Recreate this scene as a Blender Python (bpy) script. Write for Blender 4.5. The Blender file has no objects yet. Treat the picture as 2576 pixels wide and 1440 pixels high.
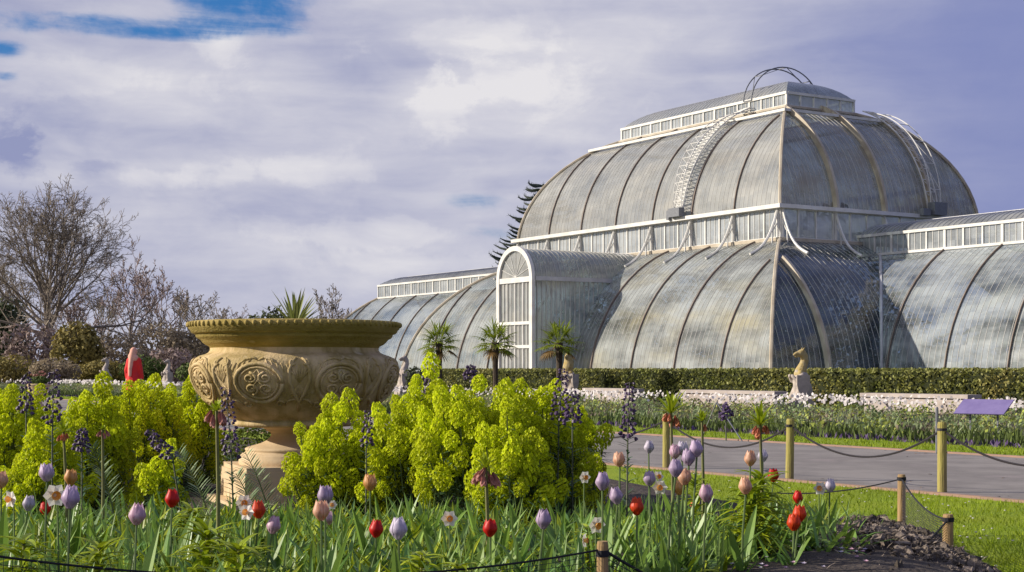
import bpy, math, random
from mathutils import Vector, Matrix, noise as mnoise
R = random.Random(7)
PI = math.pi
rad = math.radians
scene = bpy.context.scene
col = scene.collection

# ------------------------------------------------------------------ camera, sky, sun, exposure
EYE = 1.15
F = 3820.0            # focal length in the layout's pixel unit (frame 2576 wide, level horizon at 930)
cam = bpy.data.objects.new('camera', bpy.data.cameras.new('camera'))
col.objects.link(cam)
cam.location = (0, 0, EYE)
cam.rotation_euler = (rad(90), 0, 0)
cam.data.sensor_width = 36
cam.data.lens = 36 * F / 2576
cam.data.shift_y = 210 / 2576
cam.data.clip_start = 0.1
cam.data.clip_end = 5000
scene.camera = cam

SUN_EL = 24.0
world = bpy.data.worlds.new('World')
scene.world = world
world.use_nodes = True

def build_sky():
    nt = world.node_tree
    nt.nodes.clear()
    N = nt.nodes.new
    L = nt.links.new
    def val(x, sock):
        if isinstance(x, (int, float)):
            sock.default_value = x
        else:
            L(x, sock)
    def m(op, a, b=0.0, c=None, clamp=False):
        n = N('ShaderNodeMath'); n.operation = op; n.use_clamp = clamp
        val(a, n.inputs[0]); val(b, n.inputs[1])
        if c is not None: val(c, n.inputs[2])
        return n.outputs[0]
    def mix(f, a, b):
        n = N('ShaderNodeMix'); n.data_type = 'RGBA'
        val(f, n.inputs[0])
        for s, x in ((n.inputs[6], a), (n.inputs[7], b)):
            if isinstance(x, tuple): s.default_value = (*x, 1)
            else: L(x, s)
        return n.outputs[2]
    def rng(x, a, b, c=0.0, d=1.0, smooth=True):
        n = N('ShaderNodeMapRange'); n.interpolation_type = 'SMOOTHSTEP' if smooth else 'LINEAR'
        val(x, n.inputs[0])
        for i, v in enumerate((a, b, c, d)): n.inputs[i + 1].default_value = v
        return n.outputs[0]
    tc = N('ShaderNodeTexCoord')
    sep = N('ShaderNodeSeparateXYZ'); L(tc.outputs['Generated'], sep.inputs[0])
    az = m('ARCTAN2', sep.outputs[0], sep.outputs[1])
    el = m('ARCSINE', sep.outputs[2])
    def nz(sx, sy, scale, detail, rough, off=0.0, dist=0.0):
        cb = N('ShaderNodeCombineXYZ')
        L(m('MULTIPLY', az, sx), cb.inputs[0]); L(m('MULTIPLY', el, sy), cb.inputs[1]); cb.inputs[2].default_value = off
        n = N('ShaderNodeTexNoise')
        n.inputs['Scale'].default_value = scale; n.inputs['Detail'].default_value = detail
        n.inputs['Roughness'].default_value = rough; n.inputs['Distortion'].default_value = dist
        L(cb.outputs[0], n.inputs['Vector'])
        return n.outputs['Fac']
    def blob(px, py, sx, sy):      # a cloud bank at a fixed bearing and height in the sky
        a0 = math.atan((px - 1288) / F); e0 = math.atan((930 - py) / F * math.cos(a0))
        sx, sy = sx / F, sy / F
        dx = m('DIVIDE', m('SUBTRACT', az, a0), sx); dy = m('DIVIDE', m('SUBTRACT', el, e0), sy)
        return m('POWER', 2.718, m('MULTIPLY', m('ADD', m('MULTIPLY', dx, dx), m('MULTIPLY', dy, dy)), -1.0))
    def add(*xs):
        r = xs[0]
        for x in xs[1:]: r = m('ADD', r, x)
        return r
    n_big = nz(1.0, 3.2, 6.0, 7, 0.52, 0.3, 0.35)
    n_fine = nz(1.0, 2.0, 16.0, 8, 0.58, 4.1, 0.5)
    n_soft = nz(1.0, 4.0, 3.0, 3, 0.5, 8.0)
    n_wisp = nz(0.55, 4.2, 13.0, 6, 0.55, 12.0, 0.3)
    sky = N('ShaderNodeTexSky'); sky.sky_type = 'NISHITA'; sky.sun_disc = False
    sky.sun_elevation = rad(SUN_EL); sky.sun_rotation = rad(270)
    hs = N('ShaderNodeHueSaturation'); hs.inputs['Saturation'].default_value = 1.5; hs.inputs['Value'].default_value = 0.85
    L(sky.outputs[0], hs.inputs['Color'])
    blue = mix(0.55, hs.outputs[0], (0.05, 1.35, 4.9))
    # cloud body: lavender grey to warm white
    br = add(m('MULTIPLY', m('SUBTRACT', n_big, 0.5), 1.7), m('MULTIPLY', m('SUBTRACT', n_wisp, 0.5), 0.9),
             m('MULTIPLY', m('SUBTRACT', n_fine, 0.5), 1.1),
             m('MULTIPLY', blob(1330, 215, 230, 75), 0.42), m('MULTIPLY', blob(1090, 240, 110, 60), 0.42),
             m('MULTIPLY', blob(600, 430, 300, 42), 0.4), m('MULTIPLY', blob(900, 600, 340, 40), 0.38), m('MULTIPLY', blob(560, 90, 60, 60), 0.3),
             m('MULTIPLY', blob(200, 200, 500, 70), 0.24), m('MULTIPLY', blob(1350, 110, 330, 70), 0.22), m('MULTIPLY', blob(1150, 90, 200, 60), 0.15),
             m('MULTIPLY', blob(200, 440, 160, 25), 0.3),
             m('MULTIPLY', blob(1000, 680, 500, 60), 0.1),
             m('MULTIPLY', blob(20, 370, 100, 60), -0.55), m('MULTIPLY', blob(250, 430, 60, 30), -0.2),
             m('MULTIPLY', blob(1000, 480, 700, 45), -0.2), m('MULTIPLY', blob(950, 210, 110, 50), -0.2),
             m('MULTIPLY', rng(az, 0.10, 0.3), -0.6))
    n_puff = nz(1.0, 1.45, 17.0, 10, 0.62, 21.0, 0.3)
    def puff(px, py, sx, sy, k):
        e_ = m('ADD', blob(px, py, sx, sy), m('MULTIPLY', m('SUBTRACT', n_puff, 0.5), 3.6))
        return m('MULTIPLY', rng(e_, 0.3, 0.75), m('MULTIPLY', blob(px, py, sx * 1.6, sy * 1.7), k))
    br = add(br, puff(1090, 245, 130, 70, .5), puff(1330, 215, 220, 70, .4), puff(560, 100, 110, 60, .4), puff(700, 430, 260, 40, .36), puff(900, 590, 300, 40, .34),
             puff(180, 195, 300, 50, .3), puff(330, 445, 130, 26, .34), puff(1200, 90, 240, 55, .3), puff(1060, 660, 340, 30, .2), puff(25, 365, 90, 70, -.6), puff(240, 430, 80, 35, -.4))
    bright = rng(br, -0.8, 0.95, 0, 1, False)
    c1 = mix(bright, (2.6, 2.85, 4.6), (7.0, 6.85, 7.1))
    right = rng(m('ADD', az, m('MULTIPLY', m('SUBTRACT', n_soft, 0.5), 0.25)), 0.10, 0.36, 0, 0.85)
    c2 = mix(right, c1, (2.0, 2.35, 4.6))
    # gaps of blue
    gap = add(blob(590, 18, 150, 60), m('MULTIPLY', blob(150, 58, 210, 26), 0.95), m('MULTIPLY', blob(420, 85, 110, 20), 0.95),
              m('MULTIPLY', blob(5, 122, 50, 20), 1.1), m('MULTIPLY', blob(1190, 512, 85, 28), 0.5), m('MULTIPLY', blob(720, 45, 100, 40), 0.6),
              m('MULTIPLY', blob(1240, 585, 130, 30), 0.4), m('MULTIPLY', blob(10, 190, 40, 14), 0.6), m('MULTIPLY', blob(950, 10, 120, 14), 0.35),
              0.0)
    g = m('ADD', gap, add(m('MULTIPLY', m('SUBTRACT', n_big, 0.5), -0.5), m('MULTIPLY', m('SUBTRACT', n_fine, 0.5), -1.1)))
    g = add(m('MULTIPLY', gap, 0.95), m('MULTIPLY', m('SUBTRACT', n_wisp, 0.5), 2.6), m('MULTIPLY', m('SUBTRACT', n_puff, 0.5), 2.4))
    gf = m('MULTIPLY', rng(g, 0.15, 1.15, 0, 1), rng(gap, 0.05, 0.5, 0, 1))
    final = mix(gf, c2, blue)
    final = mix(rng(el, 0.27, 0.62, 0, 0.2), final, (0.9, 1.4, 2.4))
    bg = N('ShaderNodeBackground'); bg.inputs['Strength'].default_value = 0.088
    L(final, bg.inputs['Color'])
    out = N('ShaderNodeOutputWorld'); L(bg.outputs[0], out.inputs[0])
build_sky()

# the sun comes from the side of the picture, across the view (towards +X), a little in front of the camera plane
s_dir = Vector((-1.219, 0.02, 0)).normalized() * math.cos(rad(SUN_EL)) + Vector((0, 0, math.sin(rad(SUN_EL))))
sun = bpy.data.objects.new('sun', bpy.data.lights.new('sun', 'SUN'))
col.objects.link(sun)
sun.rotation_euler = (-s_dir).to_track_quat('-Z', 'Y').to_euler()
sun.data.energy = 4.8
sun.data.angle = rad(0.6)
sun.data.color = (1.0, 0.91, 0.78)
scene.view_settings.view_transform = 'Standard'
scene.view_settings.look = 'None'
scene.view_settings.exposure = 0.35
scene.view_settings.gamma = 1.0
scene.cycles.max_bounces = 8
scene.cycles.transparent_max_bounces = 16
scene.cycles.caustics_reflective = False
scene.cycles.caustics_refractive = False

# ------------------------------------------------------------------ helpers
def gp(x, y):
    """layout pixel on the flat ground -> X, Y"""
    Y = EYE * F / (y - 930.0)
    return ((x - 1288) / F * Y, Y)
def at(x, y, Y):
    return Vector(((x - 1288) / F * Y, Y, EYE + (930 - y) / F * Y))

class MB:
    def __init__(s): s.v = []; s.f = []; s.mi = []; s.c = []; s.uv = None
    def add(s, vs, fs, mi=0, c=1.0):
        b = len(s.v)
        s.v.extend(vs); s.f.extend([tuple(i + b for i in f) for f in fs]); s.mi.extend([mi] * len(fs)); s.c.extend([c] * len(vs))
    def quad(s, a, b, c, d, mi=0, t=1.0): s.add([a, b, c, d], [(0, 1, 2, 3)], mi, t)
    def box(s, c, h, mi=0, rot=0.0, t=1.0, taper=1.0):
        vs = []
        cr, sr = math.cos(rot), math.sin(rot)
        for z in (-1, 1):
            k = taper if z > 0 else 1
            for x, y in ((-1, -1), (1, -1), (1, 1), (-1, 1)):
                px, py = x * h[0] * k, y * h[1] * k
                vs.append((c[0] + px * cr - py * sr, c[1] + px * sr + py * cr, c[2] + z * h[2]))
        s.add(vs, [(3, 2, 1, 0), (4, 5, 6, 7), (0, 1, 5, 4), (1, 2, 6, 5), (2, 3, 7, 6), (3, 0, 4, 7)], mi, t)
    def tube(s, pts, rs, n=6, mi=0, cap=True, t=1.0):
        pts = [Vector(p) for p in pts]
        if isinstance(rs, (int, float)): rs = [rs] * len(pts)
        vs = []; fs = []
        up = None
        for i, p in enumerate(pts):
            d = (pts[min(i + 1, len(pts) - 1)] - pts[max(i - 1, 0)])
            d = d.normalized() if d.length > 1e-9 else Vector((0, 0, 1))
            if up is None:
                up = d.orthogonal().normalized()
            else:
                up = (up - d * up.dot(d))
                up = up.normalized() if up.length > 1e-6 else d.orthogonal().normalized()
            w = d.cross(up)
            for k in range(n):
                a = 2 * PI * k / n
                vs.append(tuple(p + (up * math.cos(a) + w * math.sin(a)) * rs[i]))
        for i in range(len(pts) - 1):
            for k in range(n):
                k2 = (k + 1) % n
                fs.append((i * n + k, i * n + k2, (i + 1) * n + k2, (i + 1) * n + k))
        if cap:
            fs.append(tuple(range(n - 1, -1, -1))); fs.append(tuple((len(pts) - 1) * n + k for k in range(n)))
        s.add(vs, fs, mi, t)
    def lathe(s, prof, n=48, mi=0, c=(0, 0, 0), a0=0.0, sq=None):
        vs = []; fs = []
        for r, z in prof:
            for k in range(n):
                a = a0 + 2 * PI * k / n
                vs.append((c[0] + r * math.cos(a), c[1] + r * math.sin(a), c[2] + z))
        for i in range(len(prof) - 1):
            for k in range(n):
                k2 = (k + 1) % n
                fs.append((i * n + k, i * n + k2, (i + 1) * n + k2, (i + 1) * n + k))
        s.add(vs, fs, mi)
    def ball(s, c, r, n=8, m=6, mi=0, t=1.0):
        rx, ry, rz = r if isinstance(r, tuple) else (r, r, r)
        vs = [(c[0], c[1], c[2] - rz)]
        for i in range(1, m):
            p = -PI / 2 + PI * i / m
            for k in range(n):
                a = 2 * PI * k / n
                vs.append((c[0] + rx * math.cos(p) * math.cos(a), c[1] + ry * math.cos(p) * math.sin(a), c[2] + rz * math.sin(p)))
        vs.append((c[0], c[1], c[2] + rz))
        fs = [(0, 1 + (k + 1) % n, 1 + k) for k in range(n)]
        for i in range(m - 2):
            for k in range(n):
                fs.append((1 + i * n + k, 1 + i * n + (k + 1) % n, 1 + (i + 1) * n + (k + 1) % n, 1 + (i + 1) * n + k))
        b = 1 + (m - 2) * n
        fs += [(b + k, b + (k + 1) % n, len(vs) - 1) for k in range(n)]
        s.add(vs, fs, mi, t)
    def leaf(s, base, d, L_, w, droop=0.3, seg=4, mi=0, t=1.0, side=None, fold=0.25, wide=0.45):
        """a strap or lance leaf: width grows to `wide` of its length, then tapers; droops by gravity; folded on its midrib"""
        d = Vector(d).normalized()
        p = Vector(base)
        if side is None:
            side = d.cross(Vector((0, 0, 1)))
            if side.length < 1e-3: side = Vector((1, 0, 0))
        side = Vector(side).normalized()
        vs = []; fs = []
        st = L_ / seg
        for i in range(seg + 1):
            u = i / seg
            ww = w * (math.sin(PI * min(1, (u + 0.12) / (2 * wide))) if u < wide else math.cos(PI / 2 * ((u - wide) / (1 - wide)) ** 1.3)) * 0.5
            nrm = side.cross(d).normalized()
            vs += [tuple(p - side * ww + nrm * ww * fold), tuple(p), tuple(p + side * ww + nrm * ww * fold)]
            d = (d + Vector((0, 0, -droop / seg))).normalized()
            p = p + d * st
        for i in range(seg):
            a = i * 3
            fs += [(a, a + 1, a + 4, a + 3), (a + 1, a + 2, a + 5, a + 4)]
        s.add(vs, fs, mi, t)
    def mesh(s, name, mats, smooth=False):
        me = bpy.data.meshes.new(name)
        me.from_pydata([tuple(v) for v in s.v], [], s.f)
        if not isinstance(mats, (list, tuple)): mats = [mats]
        for m_ in mats: me.materials.append(m_)
        if len(mats) > 1: me.polygons.foreach_set('material_index', s.mi)
        if smooth: me.polygons.foreach_set('use_smooth', [True] * len(me.polygons))
        ca = me.color_attributes.new('tint', 'FLOAT_COLOR', 'POINT')
        buf = []
        for c in s.c:
            if isinstance(c, tuple): buf.extend((c[0], c[1], c[2], 1.0))
            else: buf.extend((c, c, c, 1.0))
        ca.data.foreach_set('color', buf)
        if s.uv:
            ul = me.uv_layers.new(name='UVMap')
            flat = []
            for l in me.loops: flat.extend(s.uv[l.vertex_index])
            ul.data.foreach_set('uv', flat)
        me.update()
        return me
    def build(s, name, mats, parent=None, smooth=False):
        return obj(name, s.mesh(name, mats, smooth), parent)

def obj(name, me, parent=None):
    o = bpy.data.objects.new(name, me)
    col.objects.link(o)
    if parent is not None: o.parent = parent
    return o
def tag(o, label=None, cat=None, group=None, kind=None):
    if label: o['label'] = label
    if cat: o['category'] = cat
    if group: o['group'] = group
    if kind: o['kind'] = kind
    return o
def thing(name, loc=(0, 0, 0), rz=0.0, label=None, cat=None, group=None):
    o = obj(name, None); o.location = loc; o.rotation_euler = (0, 0, rz)
    return tag(o, label, cat, group)
def copy_tree(o, parent=None):
    kids = list(o.children)
    c = o.copy(); col.objects.link(c)
    if parent is not None: c.parent = parent
    for k in kids: copy_tree(k, c)
    return c

# ------------------------------------------------------------------ materials
def mat(name, c1, c2=None, scale=4.0, rough=0.75, bump=0.0, bscale=None, trans=0.0, spec=0.3, tint=True, rnd=0.0, detail=5, c3=None, stretch=None, bdist=0.02, contrast=(0.35, 0.65)):
    m = bpy.data.materials.new(name); m.use_nodes = True
    nt = m.node_tree; N = nt.nodes.new; L = nt.links.new
    p = nt.nodes['Principled BSDF']; out = nt.nodes['Material Output']
    p.inputs['Roughness'].default_value = rough
    p.inputs['Specular IOR Level'].default_value = spec
    c = None
    tc = N('ShaderNodeTexCoord')
    vec = tc.outputs['Object']
    if stretch:
        mp = N('ShaderNodeMapping'); mp.inputs['Scale'].default_value = stretch; L(vec, mp.inputs[0]); vec = mp.outputs[0]
    if c2 is not None:
        n = N('ShaderNodeTexNoise'); n.inputs['Scale'].default_value = scale; n.inputs['Detail'].default_value = detail; n.inputs['Roughness'].default_value = 0.6
        L(vec, n.inputs['Vector'])
        r = N('ShaderNodeValToRGB'); L(n.outputs['Fac'], r.inputs[0])
        r.color_ramp.elements[0].position = contrast[0]; r.color_ramp.elements[0].color = (*c1, 1)
        r.color_ramp.elements[1].position = contrast[1]; r.color_ramp.elements[1].color = (*c2, 1)
        if c3 is not None:
            e = r.color_ramp.elements.new(min(0.97, contrast[1] + 0.16)); e.color = (*c3, 1)
        c = r.outputs[0]
    else:
        rgb = N('ShaderNodeRGB'); rgb.outputs[0].default_value = (*c1, 1); c = rgb.outputs[0]
    if tint:
        at_ = N('ShaderNodeAttribute'); at_.attribute_name = 'tint'
        mx = N('ShaderNodeMix'); mx.data_type = 'RGBA'; mx.blend_type = 'MULTIPLY'; mx.inputs[0].default_value = 1
        L(c, mx.inputs[6]); L(at_.outputs['Color'], mx.inputs[7]); c = mx.outputs[2]
    if rnd:
        oi = N('ShaderNodeObjectInfo')
        hs = N('ShaderNodeHueSaturation')
        mr = N('ShaderNodeMapRange'); L(oi.outputs['Random'], mr.inputs[0]); mr.inputs[3].default_value = 1 - rnd; mr.inputs[4].default_value = 1 + rnd
        L(mr.outputs[0], hs.inputs['Value']); L(c, hs.inputs['Color']); c = hs.outputs[0]
    L(c, p.inputs['Base Color'])
    if bump:
        b = N('ShaderNodeBump'); b.inputs['Strength'].default_value = bump; b.inputs['Distance'].default_value = bdist
        n2 = N('ShaderNodeTexNoise'); n2.inputs['Scale'].default_value = bscale or scale * 4; n2.inputs['Detail'].default_value = 6
        L(vec, n2.inputs['Vector']); L(n2.outputs['Fac'], b.inputs['Height']); L(b.outputs[0], p.inputs['Normal'])
    if trans:
        t = N('ShaderNodeBsdfTranslucent'); L(c, t.inputs['Color'])
        ms = N('ShaderNodeMixShader'); ms.inputs[0].default_value = trans
        L(p.outputs[0], ms.inputs[1]); L(t.outputs[0], ms.inputs[2]); L(ms.outputs[0], out.inputs[0])
    return m

def glass_mat(name, dust, fac, tintc=(0.72, 0.8, 0.82), rough=0.16, patch=(0.35, 0.65), warm=(0.55, 0.47, 0.3), warmth=0.35, tl=0.15):
    """old glazing: each pane mixes clear glass with its own film of dust and shading wash; panes lie a little out of true"""
    m = bpy.data.materials.new(name); m.use_nodes = True
    nt = m.node_tree; N = nt.nodes.new; L = nt.links.new
    nt.nodes.remove(nt.nodes['Principled BSDF']); out = nt.nodes['Material Output']
    uv = N('ShaderNodeUVMap'); uv.uv_map = 'UVMap'
    def mth(op, a, b):
        n = N('ShaderNodeMath'); n.operation = op
        for i, x in enumerate((a, b)):
            if isinstance(x, (int, float)): n.inputs[i].default_value = x
            else: L(x, n.inputs[i])
        return n.outputs[0]
    def mp(x, a, b, c, d):
        n = N('ShaderNodeMapRange'); L(x, n.inputs[0])
        for i, v in enumerate((a, b, c, d)): n.inputs[i + 1].default_value = v
        return n.outputs[0]
    vm = N('ShaderNodeVectorMath'); vm.operation = 'MULTIPLY'; L(uv.outputs[0], vm.inputs[0]); vm.inputs[1].default_value = (1 / 0.4, 1 / 0.95, 1)
    fl = N('ShaderNodeVectorMath'); fl.operation = 'FLOOR'; L(vm.outputs[0], fl.inputs[0])
    wn = N('ShaderNodeTexWhiteNoise'); wn.noise_dimensions = '2D'; L(fl.outputs[0], wn.inputs['Vector'])
    big = N('ShaderNodeTexNoise'); big.inputs['Scale'].default_value = 0.33; big.inputs['Detail'].default_value = 5; big.inputs['Roughness'].default_value = 0.62
    mpn = N('ShaderNodeMapping'); mpn.inputs['Scale'].default_value = (0.55, 1.25, 1); L(uv.outputs[0], mpn.inputs[0]); L(mpn.outputs[0], big.inputs['Vector'])
    big2 = N('ShaderNodeTexNoise'); big2.inputs['Scale'].default_value = 0.5; big2.inputs['Detail'].default_value = 4
    mpn2 = N('ShaderNodeMapping'); mpn2.inputs['Location'].default_value = (31, 17, 0); mpn2.inputs['Scale'].default_value = (0.45, 1.1, 1); L(uv.outputs[0], mpn2.inputs[0]); L(mpn2.outputs[0], big2.inputs['Vector'])
    streak = N('ShaderNodeTexNoise'); streak.inputs['Scale'].default_value = 3.0; streak.inputs['Detail'].default_value = 3
    mpn3 = N('ShaderNodeMapping'); mpn3.inputs['Scale'].default_value = (2.2, 0.09, 1); L(uv.outputs[0], mpn3.inputs[0]); L(mpn3.outputs[0], streak.inputs['Vector'])
    b = mp(big.outputs['Fac'], patch[0], patch[1], -0.36, 0.2)
    pane = mp(wn.outputs['Value'], 0, 1, -0.09, 0.09)
    f = mth('ADD', mth('ADD', mth('ADD', b, pane), mp(streak.outputs['Fac'], 0.3, 0.7, -0.08, 0.08)), fac)
    clampn = N('ShaderNodeClamp'); L(f, clampn.inputs[0]); clampn.inputs[1].default_value = 0.12; clampn.inputs[2].default_value = 0.97
    wmix = N('ShaderNodeMix'); wmix.data_type = 'RGBA'
    L(mp(big2.outputs['Fac'], 0.48, 0.72, 0, warmth), wmix.inputs[0]); wmix.inputs[6].default_value = (*dust, 1); wmix.inputs[7].default_value = (*warm, 1)
    dif = N('ShaderNodeBsdfDiffuse'); L(wmix.outputs[2], dif.inputs[0])
    trl = N('ShaderNodeBsdfTranslucent'); L(wmix.outputs[2], trl.inputs[0])
    dm = N('ShaderNodeMixShader'); dm.inputs[0].default_value = tl; L(dif.outputs[0], dm.inputs[1]); L(trl.outputs[0], dm.inputs[2])
    tr = N('ShaderNodeBsdfTransparent'); tr.inputs[0].default_value = (*tintc, 1)
    m1 = N('ShaderNodeMixShader'); L(clampn.outputs[0], m1.inputs[0]); L(tr.outputs[0], m1.inputs[1]); L(dm.outputs[0], m1.inputs[2])
    gl = N('ShaderNodeBsdfGlossy'); gl.inputs['Roughness'].default_value = rough
    gm = N('ShaderNodeNewGeometry')
    wob = N('ShaderNodeVectorMath'); wob.operation = 'SUBTRACT'; L(wn.outputs['Color'], wob.inputs[0]); wob.inputs[1].default_value = (0.5, 0.5, 0.5)
    wos = N('ShaderNodeVectorMath'); wos.operation = 'SCALE'; L(wob.outputs[0], wos.inputs[0]); wos.inputs['Scale'].default_value = 0.07
    wa = N('ShaderNodeVectorMath'); wa.operation = 'ADD'; L(gm.outputs['Normal'], wa.inputs[0]); L(wos.outputs[0], wa.inputs[1])
    wnm = N('ShaderNodeVectorMath'); wnm.operation = 'NORMALIZE'; L(wa.outputs[0], wnm.inputs[0]); L(wnm.outputs[0], gl.inputs['Normal'])
    lw = N('ShaderNodeLayerWeight'); lw.inputs[0].default_value = 0.5
    fp = mth('POWER', lw.outputs['Facing'], 4.0)
    m2 = N('ShaderNodeMixShader'); L(mp(fp, 0, 1, 0.075, 0.8), m2.inputs[0]); L(m1.outputs[0], m2.inputs[1]); L(gl.outputs[0], m2.inputs[2])
    L(m2.outputs[0], out.inputs[0])
    return m

MT = {}
MT['glass_lit'] = glass_mat('weathered_glazing', (0.44, 0.44, 0.41), 0.74, patch=(0.3, 0.7), warm=(0.46, 0.4, 0.3))
MT['glass_low'] = glass_mat('patchy_glazing', (0.44, 0.465, 0.44), 0.62, patch=(0.36, 0.6), tintc=(0.68, 0.82, 0.92), warm=(0.47, 0.41, 0.22), warmth=0.65)
MT['glass_clear_shade'] = glass_mat('shade_toned_clear_glazing', (0.16, 0.20, 0.25), 0.42, tintc=(0.6, 0.7, 0.74), rough=0.1, tl=0.08)  # clearer panes; film coloured dark navy for the end's shade and sky reflection
MT['glass_wing'] = glass_mat('wing_glazing', (0.42, 0.46, 0.47), 0.56, patch=(0.38, 0.6), tintc=(0.62, 0.76, 0.84), rough=0.1, warm=(0.4, 0.42, 0.3), tl=0.1)
MT['glass_band'] = glass_mat('window_band_glazing', (0.52, 0.55, 0.56), 0.74, patch=(0.3, 0.7), warmth=0.0)
MT['glass_end_shade'] = glass_mat('shade_toned_end_glazing', (0.26, 0.225, 0.17), 0.66, warm=(0.38, 0.28, 0.12), tl=0.12)  # darker copy of the dome glass; shade of the end face put into its film
MT['roof_glass'] = glass_mat('dull_roof_glazing', (0.30, 0.31, 0.31), 0.72)
MT['iron_white'] = mat('white_painted_iron', (0.72, 0.71, 0.68), (0.6, 0.58, 0.53), 1.5, 0.45, spec=0.4)
MT['iron_bar'] = mat('glazing_bar_paint', (0.52, 0.51, 0.48), (0.44, 0.42, 0.39), 1.2, 0.5)
MT['rib_shade'] = mat('shade_brown_rib', (0.27, 0.215, 0.175), (0.19, 0.15, 0.125), 0.9, 0.6)  # rib paint darkened to brown, the shade of the unlit rib sides in colour
MT['rib'] = mat('weathered_rib_paint', (0.52, 0.46, 0.36), (0.36, 0.3, 0.22), 0.9, 0.5)
MT['lead'] = mat('grey_gutter_paint', (0.55, 0.55, 0.56), (0.42, 0.42, 0.43), 1.2, 0.4)
MT['plinth'] = mat('pale_plinth_stone', (0.42, 0.39, 0.34), (0.3, 0.28, 0.24), 1.5, 0.9)
MT['dark_floor'] = mat('dark_greenhouse_floor', (0.07, 0.075, 0.07), (0.04, 0.045, 0.04), 1.0, 0.9)
MT['palm_leaf'] = mat('dark_palm_leaf', (0.05, 0.082, 0.03), (0.1, 0.115, 0.035), 2.0, 0.5, trans=0.25)
MT['trunk'] = mat('fibrous_palm_bark', (0.10, 0.075, 0.05), (0.05, 0.04, 0.03), 9, 0.95, bump=0.6, bscale=30)
MT['bark'] = mat('grey_brown_bark', (0.25, 0.205, 0.165), (0.15, 0.125, 0.1), 2, 0.95)
MT['twig_pink'] = mat('pinkish_twig_bark', (0.27, 0.2, 0.185), (0.17, 0.13, 0.12), 2, 0.95)
MT['stone'] = mat('ochre_carved_stone', (0.62, 0.47, 0.26), (0.36, 0.265, 0.10), 4.2, 0.88, bump=0.8, bscale=45, c3=(0.66, 0.55, 0.36), stretch=(1.5, 1.5, .5), contrast=(.38, .6), detail=9, bdist=0.008)
MT['stone_moss'] = mat('mossy_ochre_stone', (0.40, 0.30, 0.10), (0.26, 0.195, 0.04), 3.5, 0.9, bump=0.7, bscale=40, c3=(0.55, 0.44, 0.24), bdist=0.01, stretch=(1, 1, 2.5))
MT['stone_pale'] = mat('pale_buff_stone', (0.64, 0.49, 0.31), (0.5, 0.37, 0.21), 3, 0.85, bump=0.4, bscale=50, bdist=0.006)
MT['statue'] = mat('lichened_statue_stone', (0.50, 0.43, 0.37), (0.36, 0.31, 0.27), 5, 0.9, bump=0.5, bscale=18, bdist=0.03, tint=False)
MT['statue_y'] = mat('yellow_lichen_stone', (0.44, 0.36, 0.2), (0.38, 0.27, 0.08), 8, 0.9, bump=0.6, bscale=18, c3=(0.32, 0.28, 0.2), bdist=0.03, tint=False)
MT['benchstone'] = mat('pinkish_bench_stone', (0.46, 0.4, 0.36), (0.36, 0.31, 0.28), 2, 0.85)
MT['asphalt'] = mat('grey_path_asphalt', (0.265, 0.24, 0.222), (0.195, 0.177, 0.165), 0.9, 0.9, bump=0.25, bscale=60, c3=(0.31, 0.265, 0.255), detail=12, contrast=(0.4, 0.56), stretch=(1, 1, 1))
MT['brick'] = mat('pinkish_path_edging', (0.36, 0.22, 0.16), (0.28, 0.19, 0.15), 5, 0.9)
MT['turf'] = mat('spring_lawn', (0.17, 0.25, 0.008), (0.26, 0.32, 0.012), 0.8, 0.95, bump=0.5, bscale=50, detail=9, bdist=0.03)
MT['soil'] = mat('dark_bed_soil', (0.045, 0.035, 0.03), (0.085, 0.068, 0.058), 6, 1.0, bump=1.0, bscale=25, bdist=0.04)
MT['clod'] = mat('dry_mulch_clod', (0.15, 0.122, 0.098), (0.09, 0.072, 0.06), 9, 1.0, bump=1.0, bscale=45, c3=(0.27, 0.22, 0.17), bdist=0.02)
MT['ground'] = mat('park_grass', (0.085, 0.11, 0.02), (0.12, 0.125, 0.03), 0.15, 0.95)
MT['wood'] = mat('round_timber', (0.42, 0.28, 0.13), (0.28, 0.18, 0.085), 5, 0.85, stretch=(6, 6, 0.7), bump=0.4, bscale=12)
MT['wood_green'] = mat('algae_green_timber', (0.38, 0.33, 0.09), (0.27, 0.21, 0.09), 3, 0.85, stretch=(5, 5, 0.8), bump=0.4, bscale=12, c3=(0.42, 0.3, 0.14))
MT['rope'] = mat('black_rope', (0.02, 0.02, 0.024), None, rough=0.8)
MT['chain'] = mat('dark_iron_chain', (0.035, 0.03, 0.035), None, rough=0.6)
MT['net'] = mat('black_garden_net', (0.035, 0.03, 0.042), None, rough=0.7)
MT['purple'] = mat('purple_sign_panel', (0.16, 0.125, 0.29), (0.2, 0.16, 0.34), 5, 0.35, spec=0.5)
MT['metal'] = mat('grey_metal', (0.2, 0.21, 0.23), (0.15, 0.155, 0.17), 8, 0.5)
MT['litter'] = mat('dry_leaf_litter', (0.22, 0.14, 0.07), (0.13, 0.085, 0.05), 3, 0.9)
MT['hedge'] = mat('clipped_hedge_leaf', (0.17, 0.2, 0.045), (0.27, 0.25, 0.07), 0.6, 0.6, trans=0.2, c3=(0.32, 0.22, 0.09))
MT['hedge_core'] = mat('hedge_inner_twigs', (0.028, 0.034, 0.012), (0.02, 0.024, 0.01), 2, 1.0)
MT['euph'] = mat('lime_bract', (0.55, 0.64, 0.012), (0.70, 0.745, 0.02), 30, 0.55, trans=0.4, rnd=0.16)
MT['euph_leaf'] = mat('glaucous_shrub_leaf', (0.085, 0.155, 0.085), (0.05, 0.10, 0.045), 5, 0.6, trans=0.2)
MT['euph_stem'] = mat('pale_shrub_stem', (0.16, 0.19, 0.07), (0.1, 0.13, 0.05), 5, 0.7)
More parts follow.
